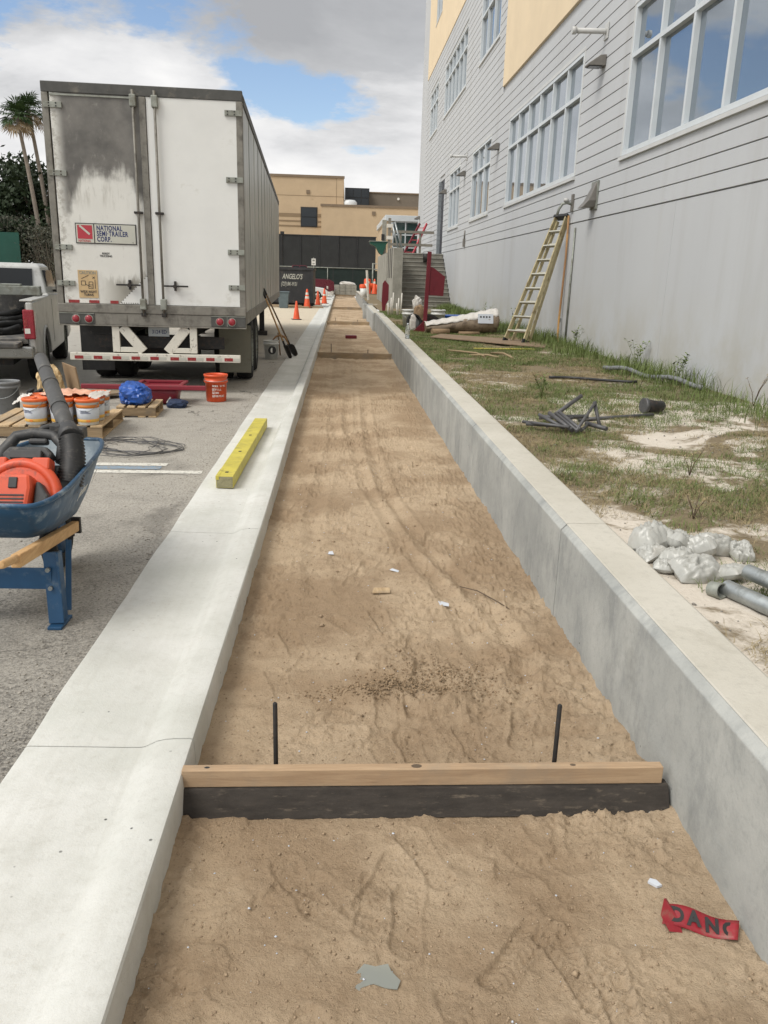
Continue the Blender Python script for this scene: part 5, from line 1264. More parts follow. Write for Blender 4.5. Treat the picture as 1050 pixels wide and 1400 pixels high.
m.box(-W, 0, 0, .06, .28, H).box(-W, 0, D - .06, D, .28, H).box(-.06, 0, .06, D - .06, .28, H).box(-W, -W + .06, .06, D - .06, .28, H).box(-W, 0, 0, D, .22, .279); m.build('body', DUMP, dm)
MB().box(-W - .03, .04, -.05, .075, H - .06, H + .08).box(-W - .03, .04, D - .075, D + .05, H - .06, H + .08).box(-.05, .05, .08, D - .08, H - .06, H + .08).build('top_rail', DUMP, dm, bevel=.01)
for k in range(9): MB().box(-.1 - k * .72, .0 - k * .72, -.09, -.002, .25, H - .07).build('side_rib', DUMP, dm) if k in (0, 5, 6, 7, 8) else None
MB().box(-W, 0, .5, .68, .06, .22).box(-W, 0, D - .68, D - .5, .06, .22).build('skid', DUMP, dm)
text('lettering', 'ANGELO\'S', .38, SIGNG, dm, (-1.70, -.012, 1.50), (R_(90), 0, 0), .62, .25, .004, .005)
text('lettering', '(727) 841-9131', .30, SIGNG, dm, (-1.78, -.012, 1.13), (R_(90), 0, 0), .48, .25, .004, .003)
for k, (x0, x1, y0, y1, z) in enumerate(((-1.9, .1, -1.1, -.95, .02), (-1.6, .9, -.75, -.55, .02), (-2.2, -.3, -.4, -.28, .06))):
    o = MB().box(x0, x1, y0, y1, 0, .07).build('timber', WOODX, bevel=.006, loc=(-1.6, 46.2, z), rot=(0, 0, -.05 * k)); tag(o, ('front timber on the ground before the dumpster', 'long pale timber below the dumpster lettering', 'timber close under the dumpster side')[k], 'timber')
bn = thing('waste_bin', 'grey plastic waste bin beside the trailer and dumpster', 'bin', (-2.83, 44.6, .0))
MB().loft([[(-.22, -.22, 0), (.22, -.22, 0), (.22, .22, 0), (-.22, .22, 0)], [(-.29, -.27, .80), (.29, -.27, .80), (.29, .27, .80), (-.29, .27, .80)]], smooth=False).build('body', BINM, bn, bevel=.03)
MB().box(-.32, .32, -.3, .3, .80, .86).build('rim', BINM, bn, bevel=.02)
def car(name, label, cat, loc, rz, prof, cabp, hw, r, wy, paint, cw=.1):
    t = thing(name, label, cat, loc, rz)
    MB().prism(prof, -hw, hw, 'x').build('body', paint, t, bevel=.06, seg=3)
    m = MB(); (y0, y1, y2, y3, z0, z1) = cabp
    m.loft([[(-hw + .04, y0, z0), (hw - .04, y0, z0), (hw - .04, y3, z0), (-hw + .04, y3, z0)], [(-hw + .2, y1, z1), (hw - .2, y1, z1), (hw - .2, y2, z1), (-hw + .2, y2, z1)]], smooth=False); cb_ = m.build('cabin', CARGL, t, bevel=.04)
    m = MB(); m.box(-hw + .19, hw - .19, y1 - .02, y2 + .02, z1 - .005, z1 + .05)
    for sx in (-1, 1):
        for (a, b) in ((y0, y1), (y3, y2), ((y0 + y3) / 2, (y1 + y2) / 2)): m.bar((sx * (hw - .035), a, z0), (sx * (hw - .195), b, z1), .07, .05)
    m.build('roof', paint, t, bevel=.02)
    for y in wy:
        for sx in (-1, 1): wheel(t, sx * (hw - .1), y, r, .24, GALVD)
    yf = max(p[0] for p in prof)
    for sx in (-1, 1): MB().box(*sorted((sx * (hw - .06), sx * (hw - .42))), yf - .06, yf + .012, .78, .98).build('headlight', SIGNG, t, bevel=.02)
    MB().box(-hw + .46, hw - .46, yf - .04, yf + .01, .62, .95).build('grille', BLACK, t, bevel=.02)
    return t
fz = 1.2
tprof = [(0, .55), (.0, 1.3), (2.0, 1.35), (2.0, 1.38), (4.2, 1.45), (5.3, 1.42), (5.62, 1.25), (5.68, .6), (5.3, .45), (.3, .45)]
tk = car('pickup_truck', 'maroon pickup truck parked behind the dumpster facing right', 'pickup', (-5.95, 71.0, 0), -R_(90) + .08, tprof, (2.0, 2.2, 3.3, 4.15, 1.38, 2.46), 1.0, .42, (1.1, 4.55), MAROON)
MB().box(-1.0, 1.0, 5.66, 5.85, .42, .72).build('front_bumper', CHROME, tk, bevel=.03); MB().box(-.8, .8, 4.1, 5.3, 1.452, 1.47).build('hood_shine', MAROON, tk)
cprof = [(0, .4), (0, .9), (.9, .98), (2.9, .95), (3.9, .82), (4.2, .6), (4.2, .3), (.2, .3)]
car('parked_car', 'white car nose showing between the dumpster and the cones', 'car', (-4.9, 63.0, 0), -R_(90) + .05, cprof, (.6, 1.2, 2.4, 3.1, .95, 1.42), .88, .31, (.8, 3.4), CARW)

# concrete blocks on a pallet at the far end of the trench
bk = thing('block_stack', 'far stack of grey concrete blocks at the end of the trench', 'block stack', (.75, 76.0, .0))
for k in range(3):
    for j in range(4): MB().box(-1.0 + j * .51, -.51 + j * .51, 0, .6, .12 + k * .29, .40 + k * .29).build('block', STAIRC, bk, bevel=.015)
MB().box(-1.05, 1.08, -.05, .65, 0, .115).build('pallet_base', WOODX, bk)
blob('plastic_wrap', 'white crumpled wrap on top of the far block stack', 'film', (.9, 76.3, .985), (.75, .25, .3), PLASTIC, 31, 0, 3, .35)
blob('plastic_wrap', 'white crumpled bundle left of the far block stack', 'film', (-.55, 75.7, .0), (.3, .3, .9), PLASTIC, 32, 0, 3, .35)

# ---------------------------------------------------------------- fences and the sign
fn = thing('screen_fence', 'tall black screened construction fence below the tan building', 'fence', (0, 88, 0), -.012)
n = 9; w = 1.95
for i in range(n):
    x1 = 4.0 - i * w; MB().box(x1 - w + .03, x1 - .03, .03 * math.sin(i * 2.1), .05 + .03 * math.sin(i * 2.1), .05, 5.66).build('screen_panel', SCREEN, fn)
    MB().box(x1 - w - .03, x1 - w + .03, -.06, .0, 0, 5.72).build('post', DUMP, fn)
MB().box(4.0 - n * w, 4.03, -.03, .02, 5.66, 5.75).build('top_rail', DUMP, fn)
MB().box(-5.9 - .0, -5.5, -.1, .1, 5.75, 6.0).build('floodlight', BLACK, fn, loc=(0, 0, 0)).location = (.0, 0, 0)
cf = thing('chain_link_fence', 'lower chain link fence with dark green screen and grey rail', 'fence', (0, 79, 0), -.01)
for i in range(3):
    x1 = 3.3 - i * 1.85; MB().box(x1 - 1.80, x1 - .02, 0, .03, .1, 2.42).build('screen_panel', SCREENG, cf)
for x in (3.33, -2.2, -.9): MB().cyl((x, -.06, 0), (x, -.06, 2.5 if x < 3 else 3.0), .045 if x < 3 else .07, n=10).build('post', GALVD, cf)
MB().cyl((-5.4, -.05, 2.47), (3.33, -.05, 2.47), .04, n=8).build('top_rail', GALVD, cf)
MB().tube([(3.33, -.06, 2.95), (4.2, -.06, 2.93), (5.3, -.06, 2.90)], .04, 8).tube([(3.4, -.05, 2.45), (4.2, -.05, 2.42), (4.8, -.05, 2.2), (5.1, -.05, 1.8)], .05, 8).build('gate_arm', GALVD, cf)
MB().box(3.4, 4.9, 0, .02, .1, 2.3).build('gate_screen', SCREENG, cf)
sp = thing('parking_sign', 'small white parking sign on a post before the black fence', 'sign', (-2.16, 77, 0))
MB().cyl((0, 0, 0), (0, 0, 3.3), .035, n=8).build('post', GALVD, sp); MB().box(-.19, .19, -.05, -.04, 2.62, 3.2).build('plate', SIGNW, sp)
MB().box(-.10, .10, -.056, -.051, 2.98, 3.12).box(-.1, .1, -.056, -.051, 2.72, 2.80).build('symbol', GALVD, sp)

# ---------------------------------------------------------------- tan building beyond
tn = thing('tan_building', 'tan flat roofed building beyond the black fence', 'building', (0, 98, 0), -.012)
MB().box(-24, .62, 2, 24, 0, 12.55).build('wall', TAN, tn); MB().box(-24.1, .70, 1.9, 2.2, 12.55, 12.82).build('parapet', TANC, tn)
MB().box(-1.9, 12.0, 0, 2.0, 0, 9.35).box(.66, 12, 2.0, 16, 0, 9.35).build('front_wing', TAN, tn); MB().box(-2.0, 12.1, -.08, .3, 9.35, 9.60).build('parapet', TANC, tn)
MB().box(3.65, 16, 6, 20, 9.3, 11.5).build('taupe_upper_wall', BROWNG, tn); MB().box(3.6, 16, 5.9, 6.2, 11.5, 11.62).build('parapet', TANC, tn)
MB().box(.75, 3.65, 4.5, 14, 9.3, 11.85).build('glass_tower', BLACK, tn)
for i in range(3):
    for k in range(2): MB().box(.83 + i * .95, 1.70 + i * .95, 4.46, 4.495, 9.75 + k * 1.05, 10.7 + k * 1.05).build('pane', DGLASS, tn)
MB().lathe([(0, .75), (.6, .7), (.85, .45), (.85, .0)], 20, c=(1.35, 2.6, 9.6)).build('roof_vent', CARW, tn)
wd = MB().box(-4.35, -2.42, 1.94, 1.999, 7.15, 9.35).build('window', BLACK, tn); MB().box(-4.24, -2.53, 1.90, 1.938, 8.28, 9.24).build('pane', DGLASS, wd); MB().box(-4.24, -2.53, 1.90, 1.938, 7.26, 8.2).build('pane', DGLASS, wd)
for z0, z1 in ((8.28, 8.62), (7.72, 7.86), (7.18, 7.32)):
    MB().box(-12, -4.36, 1.95, 1.999, z0, z1).build('wall_band', TANB, tn); MB().box(-2.41, -1.91, 1.95, 1.999, z0, z1).build('wall_band', TANB, tn)
MB().box(-23.9, .61, 1.985, 1.999, 10.55, 10.60).build('wall_joint', TANB, tn); MB().box(-.25, -.20, 1.985, 1.999, 9.6, 12.5).build('wall_joint', TANB, tn)
for x, z, yy in ((-3.5, 11.0, 1.9), (4.1, 8.75, -.1)): MB().box(x - .2, x + .2, yy, yy + .099, z - .2, z + .2).build('scupper', TANC, tn)
MB().cyl((7.2, 5.8, 10.9), (7.2, 5.99, 10.9), .15, n=10).build('wall_light', SIGNW, tn)

# ---------------------------------------------------------------- glazed entrance, awning, stairs
vs = thing('entrance_lobby', 'small glazed lobby with white roof edge beyond the stairs', 'building', (3.05, 53, 0))
MB().box(0, 9, .25, 11, 0, 5.1).build('wall', TAN, vs); MB().box(-.12, 9, -.1, 11.2, 5.1, 5.45).build('roof_edge', WFRAME, vs, bevel=.02)
MB().box(0.0, .35, 0, .249, 0, 5.1).build('corner_pier', TAN, vs)
gf = MB(); 
for i in range(6): gf.box(.36 + i * .78, .43 + i * .78, .02, .2, .3, 5.09)
for k in range(5): gf.box(.44, 4.3, .03, .19, 2.0 + k * .76, 2.07 + k * .76)
gf = gf.build('curtain_wall', WFRAME, vs)
for i in range(5):
    for k in range(4): MB().box(.44 + i * .78, 1.13 + i * .78, .10, .12, 2.08 + k * .76, 2.75 + k * .76).build('pane', m_glass('lobby_glass', (.02, .05, .045), .05, .5) if i + k == 0 else bpy.data.materials['lobby_glass'], gf)
aw = thing('awning', 'dark green pointed awning on the side of the lobby', 'awning', (2.55, 50.5, 0))
MB().prism([(-.62, 3.75), (.5, 3.78), (.35, 3.62), (.12, 3.0), (-.05, 3.12), (-.28, 3.5), (-.6, 3.62)], -.1, .9, 'y').build('canopy', AWN, aw); MB().box(-.66, .52, -.15, .95, 3.76, 3.80).build('frame', GALVD, aw)
MB().box(.1, .35, .1, .3, .6, 5.0).build('pier', STAIRC, aw); MB().box(.05, .22, .02, .1, 3.85, 4.2).build('lamp', BLACK, aw)
st = thing('concrete_stairs', 'concrete stair flight climbing to the door of the grey building', 'stairs', (0, 33.5, 0))
NS = 13; rz_ = 2.28 / NS; run = .285
for k in range(NS): 
    z1 = .50 + (k + 1) * rz_
    MB().box(2.60, 4.62, k * run, NS * run, z1 - rz_ + .004, z1 - .042).build('step', STEPC, st)
    MB().box(2.60, 4.625, k * run - .025, (NS * run if k == NS - 1 else (k + 1) * run - .001), z1 - .04, z1).build('tread', STAIRC, st, bevel=.006)
MB().box(2.18, 4.62, NS * run + .002, 12, .2, 2.775).build('landing', STAIRC, st)
MB().prism([(-.35, .2), (-.35, 2.84), (.6, 2.86), (1.2, 2.9), (3.6, 2.92), (3.6, .2)], 2.20, 2.58, 'x').build('cheek_wall', STAIRC, st, bevel=.01)
for k in range(3): MB().box(2.185, 2.199, .35 + k * 1.1, .62 + k * 1.1, 1.7, 2.88).build('form_slot', STEELD, st)
rl = thing('stair_railing', 'grey timber guard rail on the stair landing', 'railing', (0, 40.5, 2.775))
for x in (3.0, 3.95): MB().box(x - .05, x + .05, 0, .1, 0, 1.12).build('post', RAILM, rl)
MB().box(2.4, 4.6, -.04, -.001, 1.0, 1.12).build('rail', RAILM, rl); MB().box(2.4, 4.55, -.04, -.001, .42, .54).build('rail', RAILM, rl)
rp = thing('timber_post', 'tall timber post with clamps beside the stair cheek wall', 'post', (2.30, 37.8, .0))
MB().box(-.06, .06, -.06, .06, 2.78, 4.25).build('post', RAILM, rp); MB().box(-.12, .14, -.1, .1, 3.85, 4.0).build('clamp', CONEW, rp); MB().box(-.12, .14, -.1, .1, 3.35, 3.5).build('clamp', CONEW, rp)
for k, (x0, x1) in enumerate(((2.42, 2.78), (2.56, 2.95))):
    o = MB().cyl((x0, 38.2, 4.1), (x1, 38.0, 2.79), .045, n=8).build('steel_pipe', GALV, None); tag(o, ('left bright steel pipe leaning by the timber post', 'right bright steel pipe leaning by the timber post')[k], 'pipe')
ra = thing('step_ladder', 'red ladder leaning on the landing rail', 'ladder', (0, 0, 0))
A, B = Vector((3.45, 41.5, 2.80)), Vector((4.25, 42.3, 4.35)); sd = Vector((.22, -.1, 0))
for s_ in (-1, 1): MB().bar(A + sd * s_, B + sd * s_ * .75, .06, .10).build('rail', REDM if s_ < 0 else SIGNR, ra)
for k in range(5): p = A.lerp(B, .1 + k * .19); MB().bar(p - sd * .9, p + sd * .9, .04, .03).build('rung', SIGNR, ra)
hb = thing('black_bucket', 'dark bucket standing on the upper stairs behind the red post', 'bucket', (3.83, 36.25, 2.4))
MB().lathe([(0, 0), (.13, 0), (.165, .36), (.15, .36), (.12, .02), (0, .02)], 18).build('body', STEELD, hb); MB().tube([(.16 * math.cos(R_(a)), 0, .36 + .1 * math.sin(R_(a))) for a in range(0, 181, 20)], .006, 5).build('handle', STEELD, hb)
# raised fill beyond the stairs with barrels and cones
fy = MB()._add([(1.45, 36, .52), (3.2, 36, .52), (3.2, 46, .6), (1.45, 46, .6)], [(0, 1, 2, 3)])._add([(1.45, 46, .6), (3.02, 46, .6), (3.02, 68, .6), (1.45, 68, .6)], [(0, 1, 2, 3)])
o = fy.build('raised_fill', YARD, fix=False); o['kind'] = 'structure'
def barrel(label, x, y, z, rot, mm=CONEO):
    t = thing('traffic_barrel', label, 'barrel', (x, y, z), rot=rot, group='orange barrels above the far wall')
    MB().lathe([(0, 0), (.28, 0), (.29, .05), (.27, .3), (.26, .31), (.26, .6), (.24, .61), (.24, .9), (.2, .98), (0, 1.0)], 20).build('body', mm, t)
    MB().lathe([(.272, .32), (.268, .45)], 20).build('collar', CONEW, t)
barrel('orange barrel lying at the left above the far wall', 1.7, 60.0, .92, (0, R_(80), .3)); barrel('tan capped orange barrel standing in the middle of the group', 2.2, 61.0, .62, (0, 0, 0)); barrel('orange barrel lying at the right of the group', 2.75, 60.5, .92, (0, R_(85), -.2))
for k, (x, y) in enumerate(((2.15, 57.5), (2.55, 57.0))):
    c = cone(('left upright cone among the barrels', 'right upright cone among the barrels')[k], x, y, 1.0, [(.7, .84)]); c.location.z = .61
pb = thing('white_bucket', 'small white bucket on the wall end near the barrels', 'bucket', (1.48, 46.2, .605)); MB().lathe([(0, 0), (.18, 0), (.22, .5), (.2, .5), (.17, .03), (0, .03)], 18).build('body', BUCKW, pb)
MB().tube([(.21 * math.cos(R_(a)), -.05, .48 - .1 * math.sin(R_(a))) for a in range(0, 181, 20)], .008, 5).build('handle', GALV, pb)
o = MB().bar((1.62, 43.0, .55), (1.52, 43.2, 2.05), .10, .05).build('marker_stake', CONEW); tag(o, 'white painted stake leaning beside the barrels', 'stake')
# ---------------------------------------------------------------- things in the yard
def red_post(label, x, y, s, plate_side=1, lean=.03):
    z = yz(x, y); t = thing('steel_post', label, 'post', (x, y, z - .02), rot=(0, lean, .1))
    MB().box(-.045 * s, .045 * s, -.03, .03, 0, 1.86 * s).build('post', REDM, t, bevel=.008)
    a = MB().prism([(.046 * s, .88 * s), (.40 * s, .88 * s), (.41 * s, 1.32 * s), (.13 * s, 1.50 * s), (.046 * s, 1.52 * s)], -.012, .012, 'y'); o = a.build('side_plate', REDM, t, bevel=.004)
    MB().prism([(-.046 * s, .0), (-.30 * s, .0), (-.046 * s, .26 * s)], -.012, .012, 'y').build('foot_gusset', REDM, t, bevel=.004)
    MB().prism([(.0461 * s, .0), (.16 * s, .0), (.046 * s, .2 * s)], -.012, .012, 'y').build('foot_gusset', REDM, t, bevel=.004)
    if plate_side < 0: t.scale = (-1, 1, 1)
    return t
red_post('tall dark red steel post with side plate before the stairs', 2.09, 19.6, 1.0)
t = thing('steel_post', 'far dark red steel plate post left of the stair cheek wall', 'post', (1.72, 30.5, yz(1.72, 30.5) - .02))
MB().prism([(-.05, 0), (.06, 0), (.08, .25), (.17, .42), (.17, .95), (.02, 1.12), (-.06, 1.0), (-.08, .4)], -.02, .02, 'y').build('plate', REDM, t, bevel=.006); MB().box(-.03, .03, .021, .06, -.1, .9).build('post', REDM, t)
for k in range(6):
    x = 1.72 + .09 * k + .02 * (k % 2); y = 27.6 + .35 * (k % 3); z = yz(x, y); h = .42 + .16 * ((k * 7) % 3)
    o = MB().cyl((0, 0, 0), (.02 * (k % 3 - 1), 0, h), .022, n=8).build('plastic_stake', CONEW, loc=(x, y, z - .03))
    tag(o, ('first', 'second', 'third', 'fourth', 'fifth', 'sixth')[k] + ' white plastic stake from the left at the end of the long wall', 'stake', 'white plastic stakes by the wall end')
def bucket5(label, x, y):
    z = yz(x, y); t = thing('white_bucket', label, 'bucket', (x, y, z))
    MB().lathe([(0, 0), (.15, 0), (.178, .33), (.198, .332), (.198, .36), (.18, .365), (.182, .42), (.2, .425), (.2, .455), (0, .46)], 26).build('body', BUCKW, t)
    MB().tube([(.195 * math.cos(R_(a)), -.19 * math.sin(R_(a)), .39 - .14 * math.sin(R_(a))) for a in range(0, 181, 15)], .005, 5).build('handle', GALV, t)
bucket5('left white lidded bucket behind the dark red post', 1.86, 21.2); bucket5('right white lidded bucket behind the dark red post', 2.63, 21.4)
wx, wy_ = 2.02, 20.0; t = thing('loose_wheel', 'loose black rubber wheel propped by the dark red post', 'wheel', (wx, wy_, yz(wx, wy_)), .25)
Mx = Matrix.Translation((-.15, 0, .2)) @ Matrix.Rotation(R_(78), 4, 'X')
MB().lathe([(.14, -.04), (.18, -.05), (.2, 0), (.18, .05), (.14, .04), (.14, -.04)], 24, Mx).build('tyre', RUBBER, t); MB().lathe([(0, -.02), (.05, -.03), (.139, -.03)], 20, Mx).build('disc', BUCKG, t)
t = thing('cable_drum', 'dark half round drum lid leaning behind the dark red post', 'drum', (2.30, 20.6, yz(2.24, 20.5)), -.1)
MB().prism(arc(0, .02, .33, 0, 180, 20), -.03, .03, 'y').build('disc', STEELD, t, bevel=.01); MB().tube([(.33 * math.cos(R_(a)), 0, .02 + .33 * math.sin(R_(a))) for a in range(0, 181, 10)], .03, 8).build('rim', RUBBER, t)
blob('plastic_bag', 'white plastic bag hanging over the drum lid', 'bag', (1.98, 20.35, yz(1.98, 20.35) + .46), (.12, .1, .35), PLASTIC, 41, .3, 3, .4)
blob('plastic_bag', 'white plastic bag stuck on the loose wheel', 'bag', (1.83, 19.85, yz(1.83, 19.85) + .0), (.09, .07, .38), PLASTIC, 42, .1, 3, .4)
blob('work_jacket', 'dark brown cloth lump between the bags', 'cloth', (2.02, 20.25, yz(2, 20.25) + .24), (.14, .12, .36), CARD, 43, .1, 3, .3)
# long plastic wrapped bale
def bale():
    x, y = 2.95, 19.6; t = thing('wrapped_bale', 'long plastic wrapped bale with white label lying in the grass', 'bale', (x, y, yz(x, y)), .08)
    rng = np.random.default_rng(4); rings = []
    for i in range(29):
        s = i / 28; L = -.86 + 1.72 * s; h = (.24 + .33 * s ** 1.1) * (1 - .10 * (abs(s - .5) * 2) ** 8); wv = .27 + .06 * s; ring = []
        for j in range(18):
            a = 2 * math.pi * j / 18; rr = 1 + .10 * (fbm(np.array([s * 9 + j * .7]), np.array([j * .8]), 77, 3)[0] - .5) * 2
            zz = max(0.0, h * .5 + h * .52 * math.sin(a) * rr); ring.append((L + .02 * math.sin(j), wv * math.cos(a) * rr, zz))
        rings.append(ring)
    MB().loft(rings).build('bale', WRAPM, t)
    top = MB(); rr2 = []
    for i in range(29):
        s = i / 28; L = -.88 + 1.74 * s; h = (.24 + .33 * s ** 1.1); rr2.append([(L, .30 * math.cos(R_(a)), h * .52 + h * .56 * math.sin(R_(a)) + .012 * math.sin(i * 1.7 + a)) for a in range(25, 156, 13)])
    top.loft(rr2, closed=False, caps=False)
    o = top.build('film_cover', PLASTIC, t, fix=False); s_ = o.modifiers.new('s', 'SOLIDIFY'); s_.thickness = .004
    lb = MB().box(.35, .72, -.012, 0, 0, .22).build('paper_label', LABW, t, loc=(0, -.325, .26), rot=(R_(-14), 0, 0))
    for k in range(4): MB().box(.40 + k * .07, .44 + k * .07, -.014, -.0125, .13, .17).build('print', SIGNK, lb)
bale()
for k, (x, y, L, r) in enumerate(((2.40, 18.9, .42, .075), (3.1, 19.1, .5, .05))):
    t = MB().cyl((-L / 2, 0, r), (L / 2, .06, r), r, n=14).build('cardboard_tube', CARD, loc=(x, y, yz(x, y) - .01), rot=(0, 0, .1)); tag(t, ('cardboard tube lying before the wrapped bale', 'dark cardboard roll below the label of the bale')[k], 'tube')
t = thing('blue_tub', 'shallow blue plastic tub behind the wrapped bale', 'tub', (3.15, 22.4, yz(3.15, 22.4)), .1)
MB().loft([[(-.45, -.25, 0), (.45, -.25, 0), (.45, .25, 0), (-.45, .25, 0)], [(-.52, -.3, .26), (.52, -.3, .26), (.52, .3, .26), (-.52, .3, .26)]], smooth=False).build('body', BLUET, t, bevel=.03); MB().box(-.55, .55, -.33, .33, .26, .29).build('rim', BLUET, t, bevel=.01)
t = thing('red_jug', 'small red jug behind the right white bucket', 'jug', (2.98, 23.0, yz(2.98, 23))); MB().lathe([(0, 0), (.09, 0), (.1, .2), (.04, .3), (.035, .36), (0, .36)], 16).build('body', SIGNR, t); MB().lathe([(.04, .36), (.04, .40), (0, .40)], 12).build('cap', SIGNW, t)
# plywood sheet and laths
def sheet(name, label, cat, pts, z, h, m):
    o = MB().prism(pts, 0, h, 'z').build(name, m, bevel=.002, loc=(0, 0, z)); return tag(o, label, cat)
sheet('plywood_sheet', 'weathered plywood sheet flat on the grass under the ladder', 'plywood', [(1.98, 17.35), (3.93, 15.25), (4.36, 16.7), (2.34, 18.35)], .515, .02, PLY)
sheet('lath', 'thin yellow lath on the grass in front of the plywood', 'lath', [(2.55, 15.15), (2.57, 15.03), (3.75, 15.2), (3.75, 15.32)], .485, .012, YELLOW)
for k, (pts, x, y) in enumerate((([(0, 0, .03), (.2, -.3, .04), (.45, -.45, .03), (.5, -.9, .02)], 2.0, 14.6), ([(0, 0, .02), (.15, -.4, .05), (.2, -.9, .02)], 2.75, 14.4), ([(0, 0, .02), (.3, -.1, .04), (.45, -.3, .02)], 2.28, 13.9))):
    o = MB().tube(pts, .018, 6).build('stick', LEAFD, loc=(x, y, yz(x, y))); tag(o, ('forked pale stick on the grass before the plywood', 'straight pale stick right of the forked one', 'curled pale stick nearest the wall cap')[k], 'stick')
# folded step ladder leaning on the building
ld_ = thing('step_ladder', 'yellow fibreglass step ladder folded and leaning on the grey wall', 'ladder', (0, 0, 0))
Bt = Vector((3.62, 16.55, .535)); Tp = Vector((4.55, 17.15, 3.04)); ax = (Tp - Bt).normalized()
sd = Vector((.46, -.82, 0)).normalized(); sd = (sd - ax * sd.dot(ax)).normalized(); nn = sd.cross(ax).normalized()
def lp(a, s, o): return Bt.lerp(Tp, a) + sd * s + nn * o
for s_ in (-1, 1):
    r = MB().bar(lp(0, s_ * .29, .0), lp(.985, s_ * .15, .0), .03, .085, nn).build('front_rail', LADY, ld_, bevel=.004); MB().bar(lp(-.012, s_ * .29, 0), lp(.02, s_ * .288, 0), .045, .10, nn).build('foot', BLACK, r)
    r = MB().bar(lp(.01, s_ * .25, -.16), lp(.96, s_ * .13, -.07), .03, .07, nn).build('rear_rail', LADY, ld_, bevel=.004); MB().bar(lp(-.002, s_ * .25, -.16), lp(.025, s_ * .248, -.16), .045, .09, nn).build('foot', BLACK, r)
for k in range(8):
    a = .08 + k * .112; w = .29 - .14 * a - .012; MB().bar(lp(a, -w, .0), lp(a, w, .0), .085, .026, ax).build('step', LADW, ld_, bevel=.003)
    if k % 2 == 0: w = .25 - .12 * a - .01; MB().bar(lp(a + .03, -w, -.15 + .08 * a), lp(a + .03, w, -.15 + .08 * a), .03, .03, ax).build('spreader', LADW, ld_)
MB().bar(lp(.985, -.19, -.03), lp(.985, .19, -.03), .17, .06, ax).build('top_cap', BLACK, ld_, bevel=.01)
# hose hanging beside it
hz = [(4.60, 16.85, 3.0), (4.61, 16.83, 2.2), (4.59, 16.82, 1.5), (4.57, 16.80, .95), (4.55, 16.70, .62), (4.5, 16.45, .50), (4.4, 16.2, .48)]
t = thing('garden_hose', 'thin brown hose hanging down the wall beside the ladder', 'hose', (0, 0, 0)); MB().tube(hz, .022, 8).build('hose', HOSEM, t); MB().tube([(4.60, 16.83, 1.0), (4.58, 16.81, .93)], .03, 8).build('coupling', GALV, t)
o = MB().cyl((4.625, 16.4, .5), (4.625, 16.4, 2.75), .02, n=8).build('wall_conduit', GALVD); tag(o, 'thin grey conduit running down the wall right of the ladder', 'conduit')
# grey hose in the grass and other bits
pts = [(2.9 + .09 * i, 10.9 - .05 * i + .12 * math.sin(i * .5), yz(2.9 + .09 * i, 10.8) + .03) for i in range(12)]
o = MB().tube(pts, .018, 8).build('grey_hose', BLACK); tag(o, 'black hose lying across the grass mid yard', 'hose')
pts = [(3.95 + .04 * i, 11.8 - .17 * i, yz(4.1, 11) + .035 + .05 * math.sin(i * .5) ** 2) for i in range(14)]
o = MB().tube(pts, .03, 8).build('grey_hose', BUCKG); tag(o, 'pale grey hose curving along the foot of the wall', 'hose')
# heap of dark pipe offcuts
bx, by = 1.98, 6.95; bz = yz(bx, by) + .03
rods = [((-.28, .22, .03), (.05, -.14, .05)), ((-.26, .17, .02), (.12, .02, .03)), ((-.02, .30, .10), (.08, -.12, .02)), ((.04, .30, .10), (.12, -.16, .02)), ((.07, .3, .11), (.15, -.14, .03)), ((.02, .34, .06), (.36, .62, .22)), ((.10, -.17, .02), (.42, .36, .20)),
        ((.41, .36, .20), (.43, .2, .0)), ((-.05, .55, .02), (.40, .46, .05)), ((-.10, .06, .02), (.20, .30, .06)), ((-.14, .20, .10), (.02, -.06, .03)), ((.3, .2, .03), (.42, -.02, .02)), ((.16, -.12, .02), (.33, .22, .02))]
PIPE_LABELS = ['lower of the two pipes reaching left from the tangled heap', 'upper of the two pipes reaching left from the tangled heap', 'left of three parallel dark pipes in the middle of the heap', 'middle of three parallel dark pipes in the heap',
    'right of three parallel dark pipes in the heap', 'dark pipe rising to the upper right from the heap', 'long slanting dark pipe forming the right side of the heap', 'short upright dark pipe at the right end of the heap', 'dark pipe lying flat along the back of the heap',
    'short dark pipe crossing low under the three parallel ones', 'thin tilted dark pipe at the left front of the heap', 'short dark pipe lying loose at the right foot of the heap', 'dark pipe inside the slanting pipe at the right of the heap']
for k, (a, b) in enumerate(rods):
    r = .014 + .003 * (k % 3); t = MB().cyl(Vector(a), Vector(b), r, n=10).build('pipe_offcut', PIPEK, loc=(bx, by, bz)); tag(t, PIPE_LABELS[k], 'pipe', 'dark pipe offcuts heaped on the grass')
o = MB().cyl((0, 0, .03), (.85, .32, .04), .018, n=10).build('long_pipe', PIPEK, loc=(2.32, 7.52, yz(2.4, 7.5))); tag(o, 'longest dark pipe pointing right from the offcut heap', 'pipe')
t = thing('pipe_elbow', 'rusty dark pipe elbow lying alone in the grass', 'pipe', (3.28, 8.05, yz(3.28, 8.05) + .03), .3)
MB().tube([(-.14, .02, .06), (-.04, .0, .05), (.05, .03, .04), (.12, .08, .04)], [.07, .065, .06, .055], 12).build('elbow', STEELD, t); MB().tube([(-.15, .02, .06), (-.11, .015, .058)], .078, 12).build('collar', PIPEK, t)
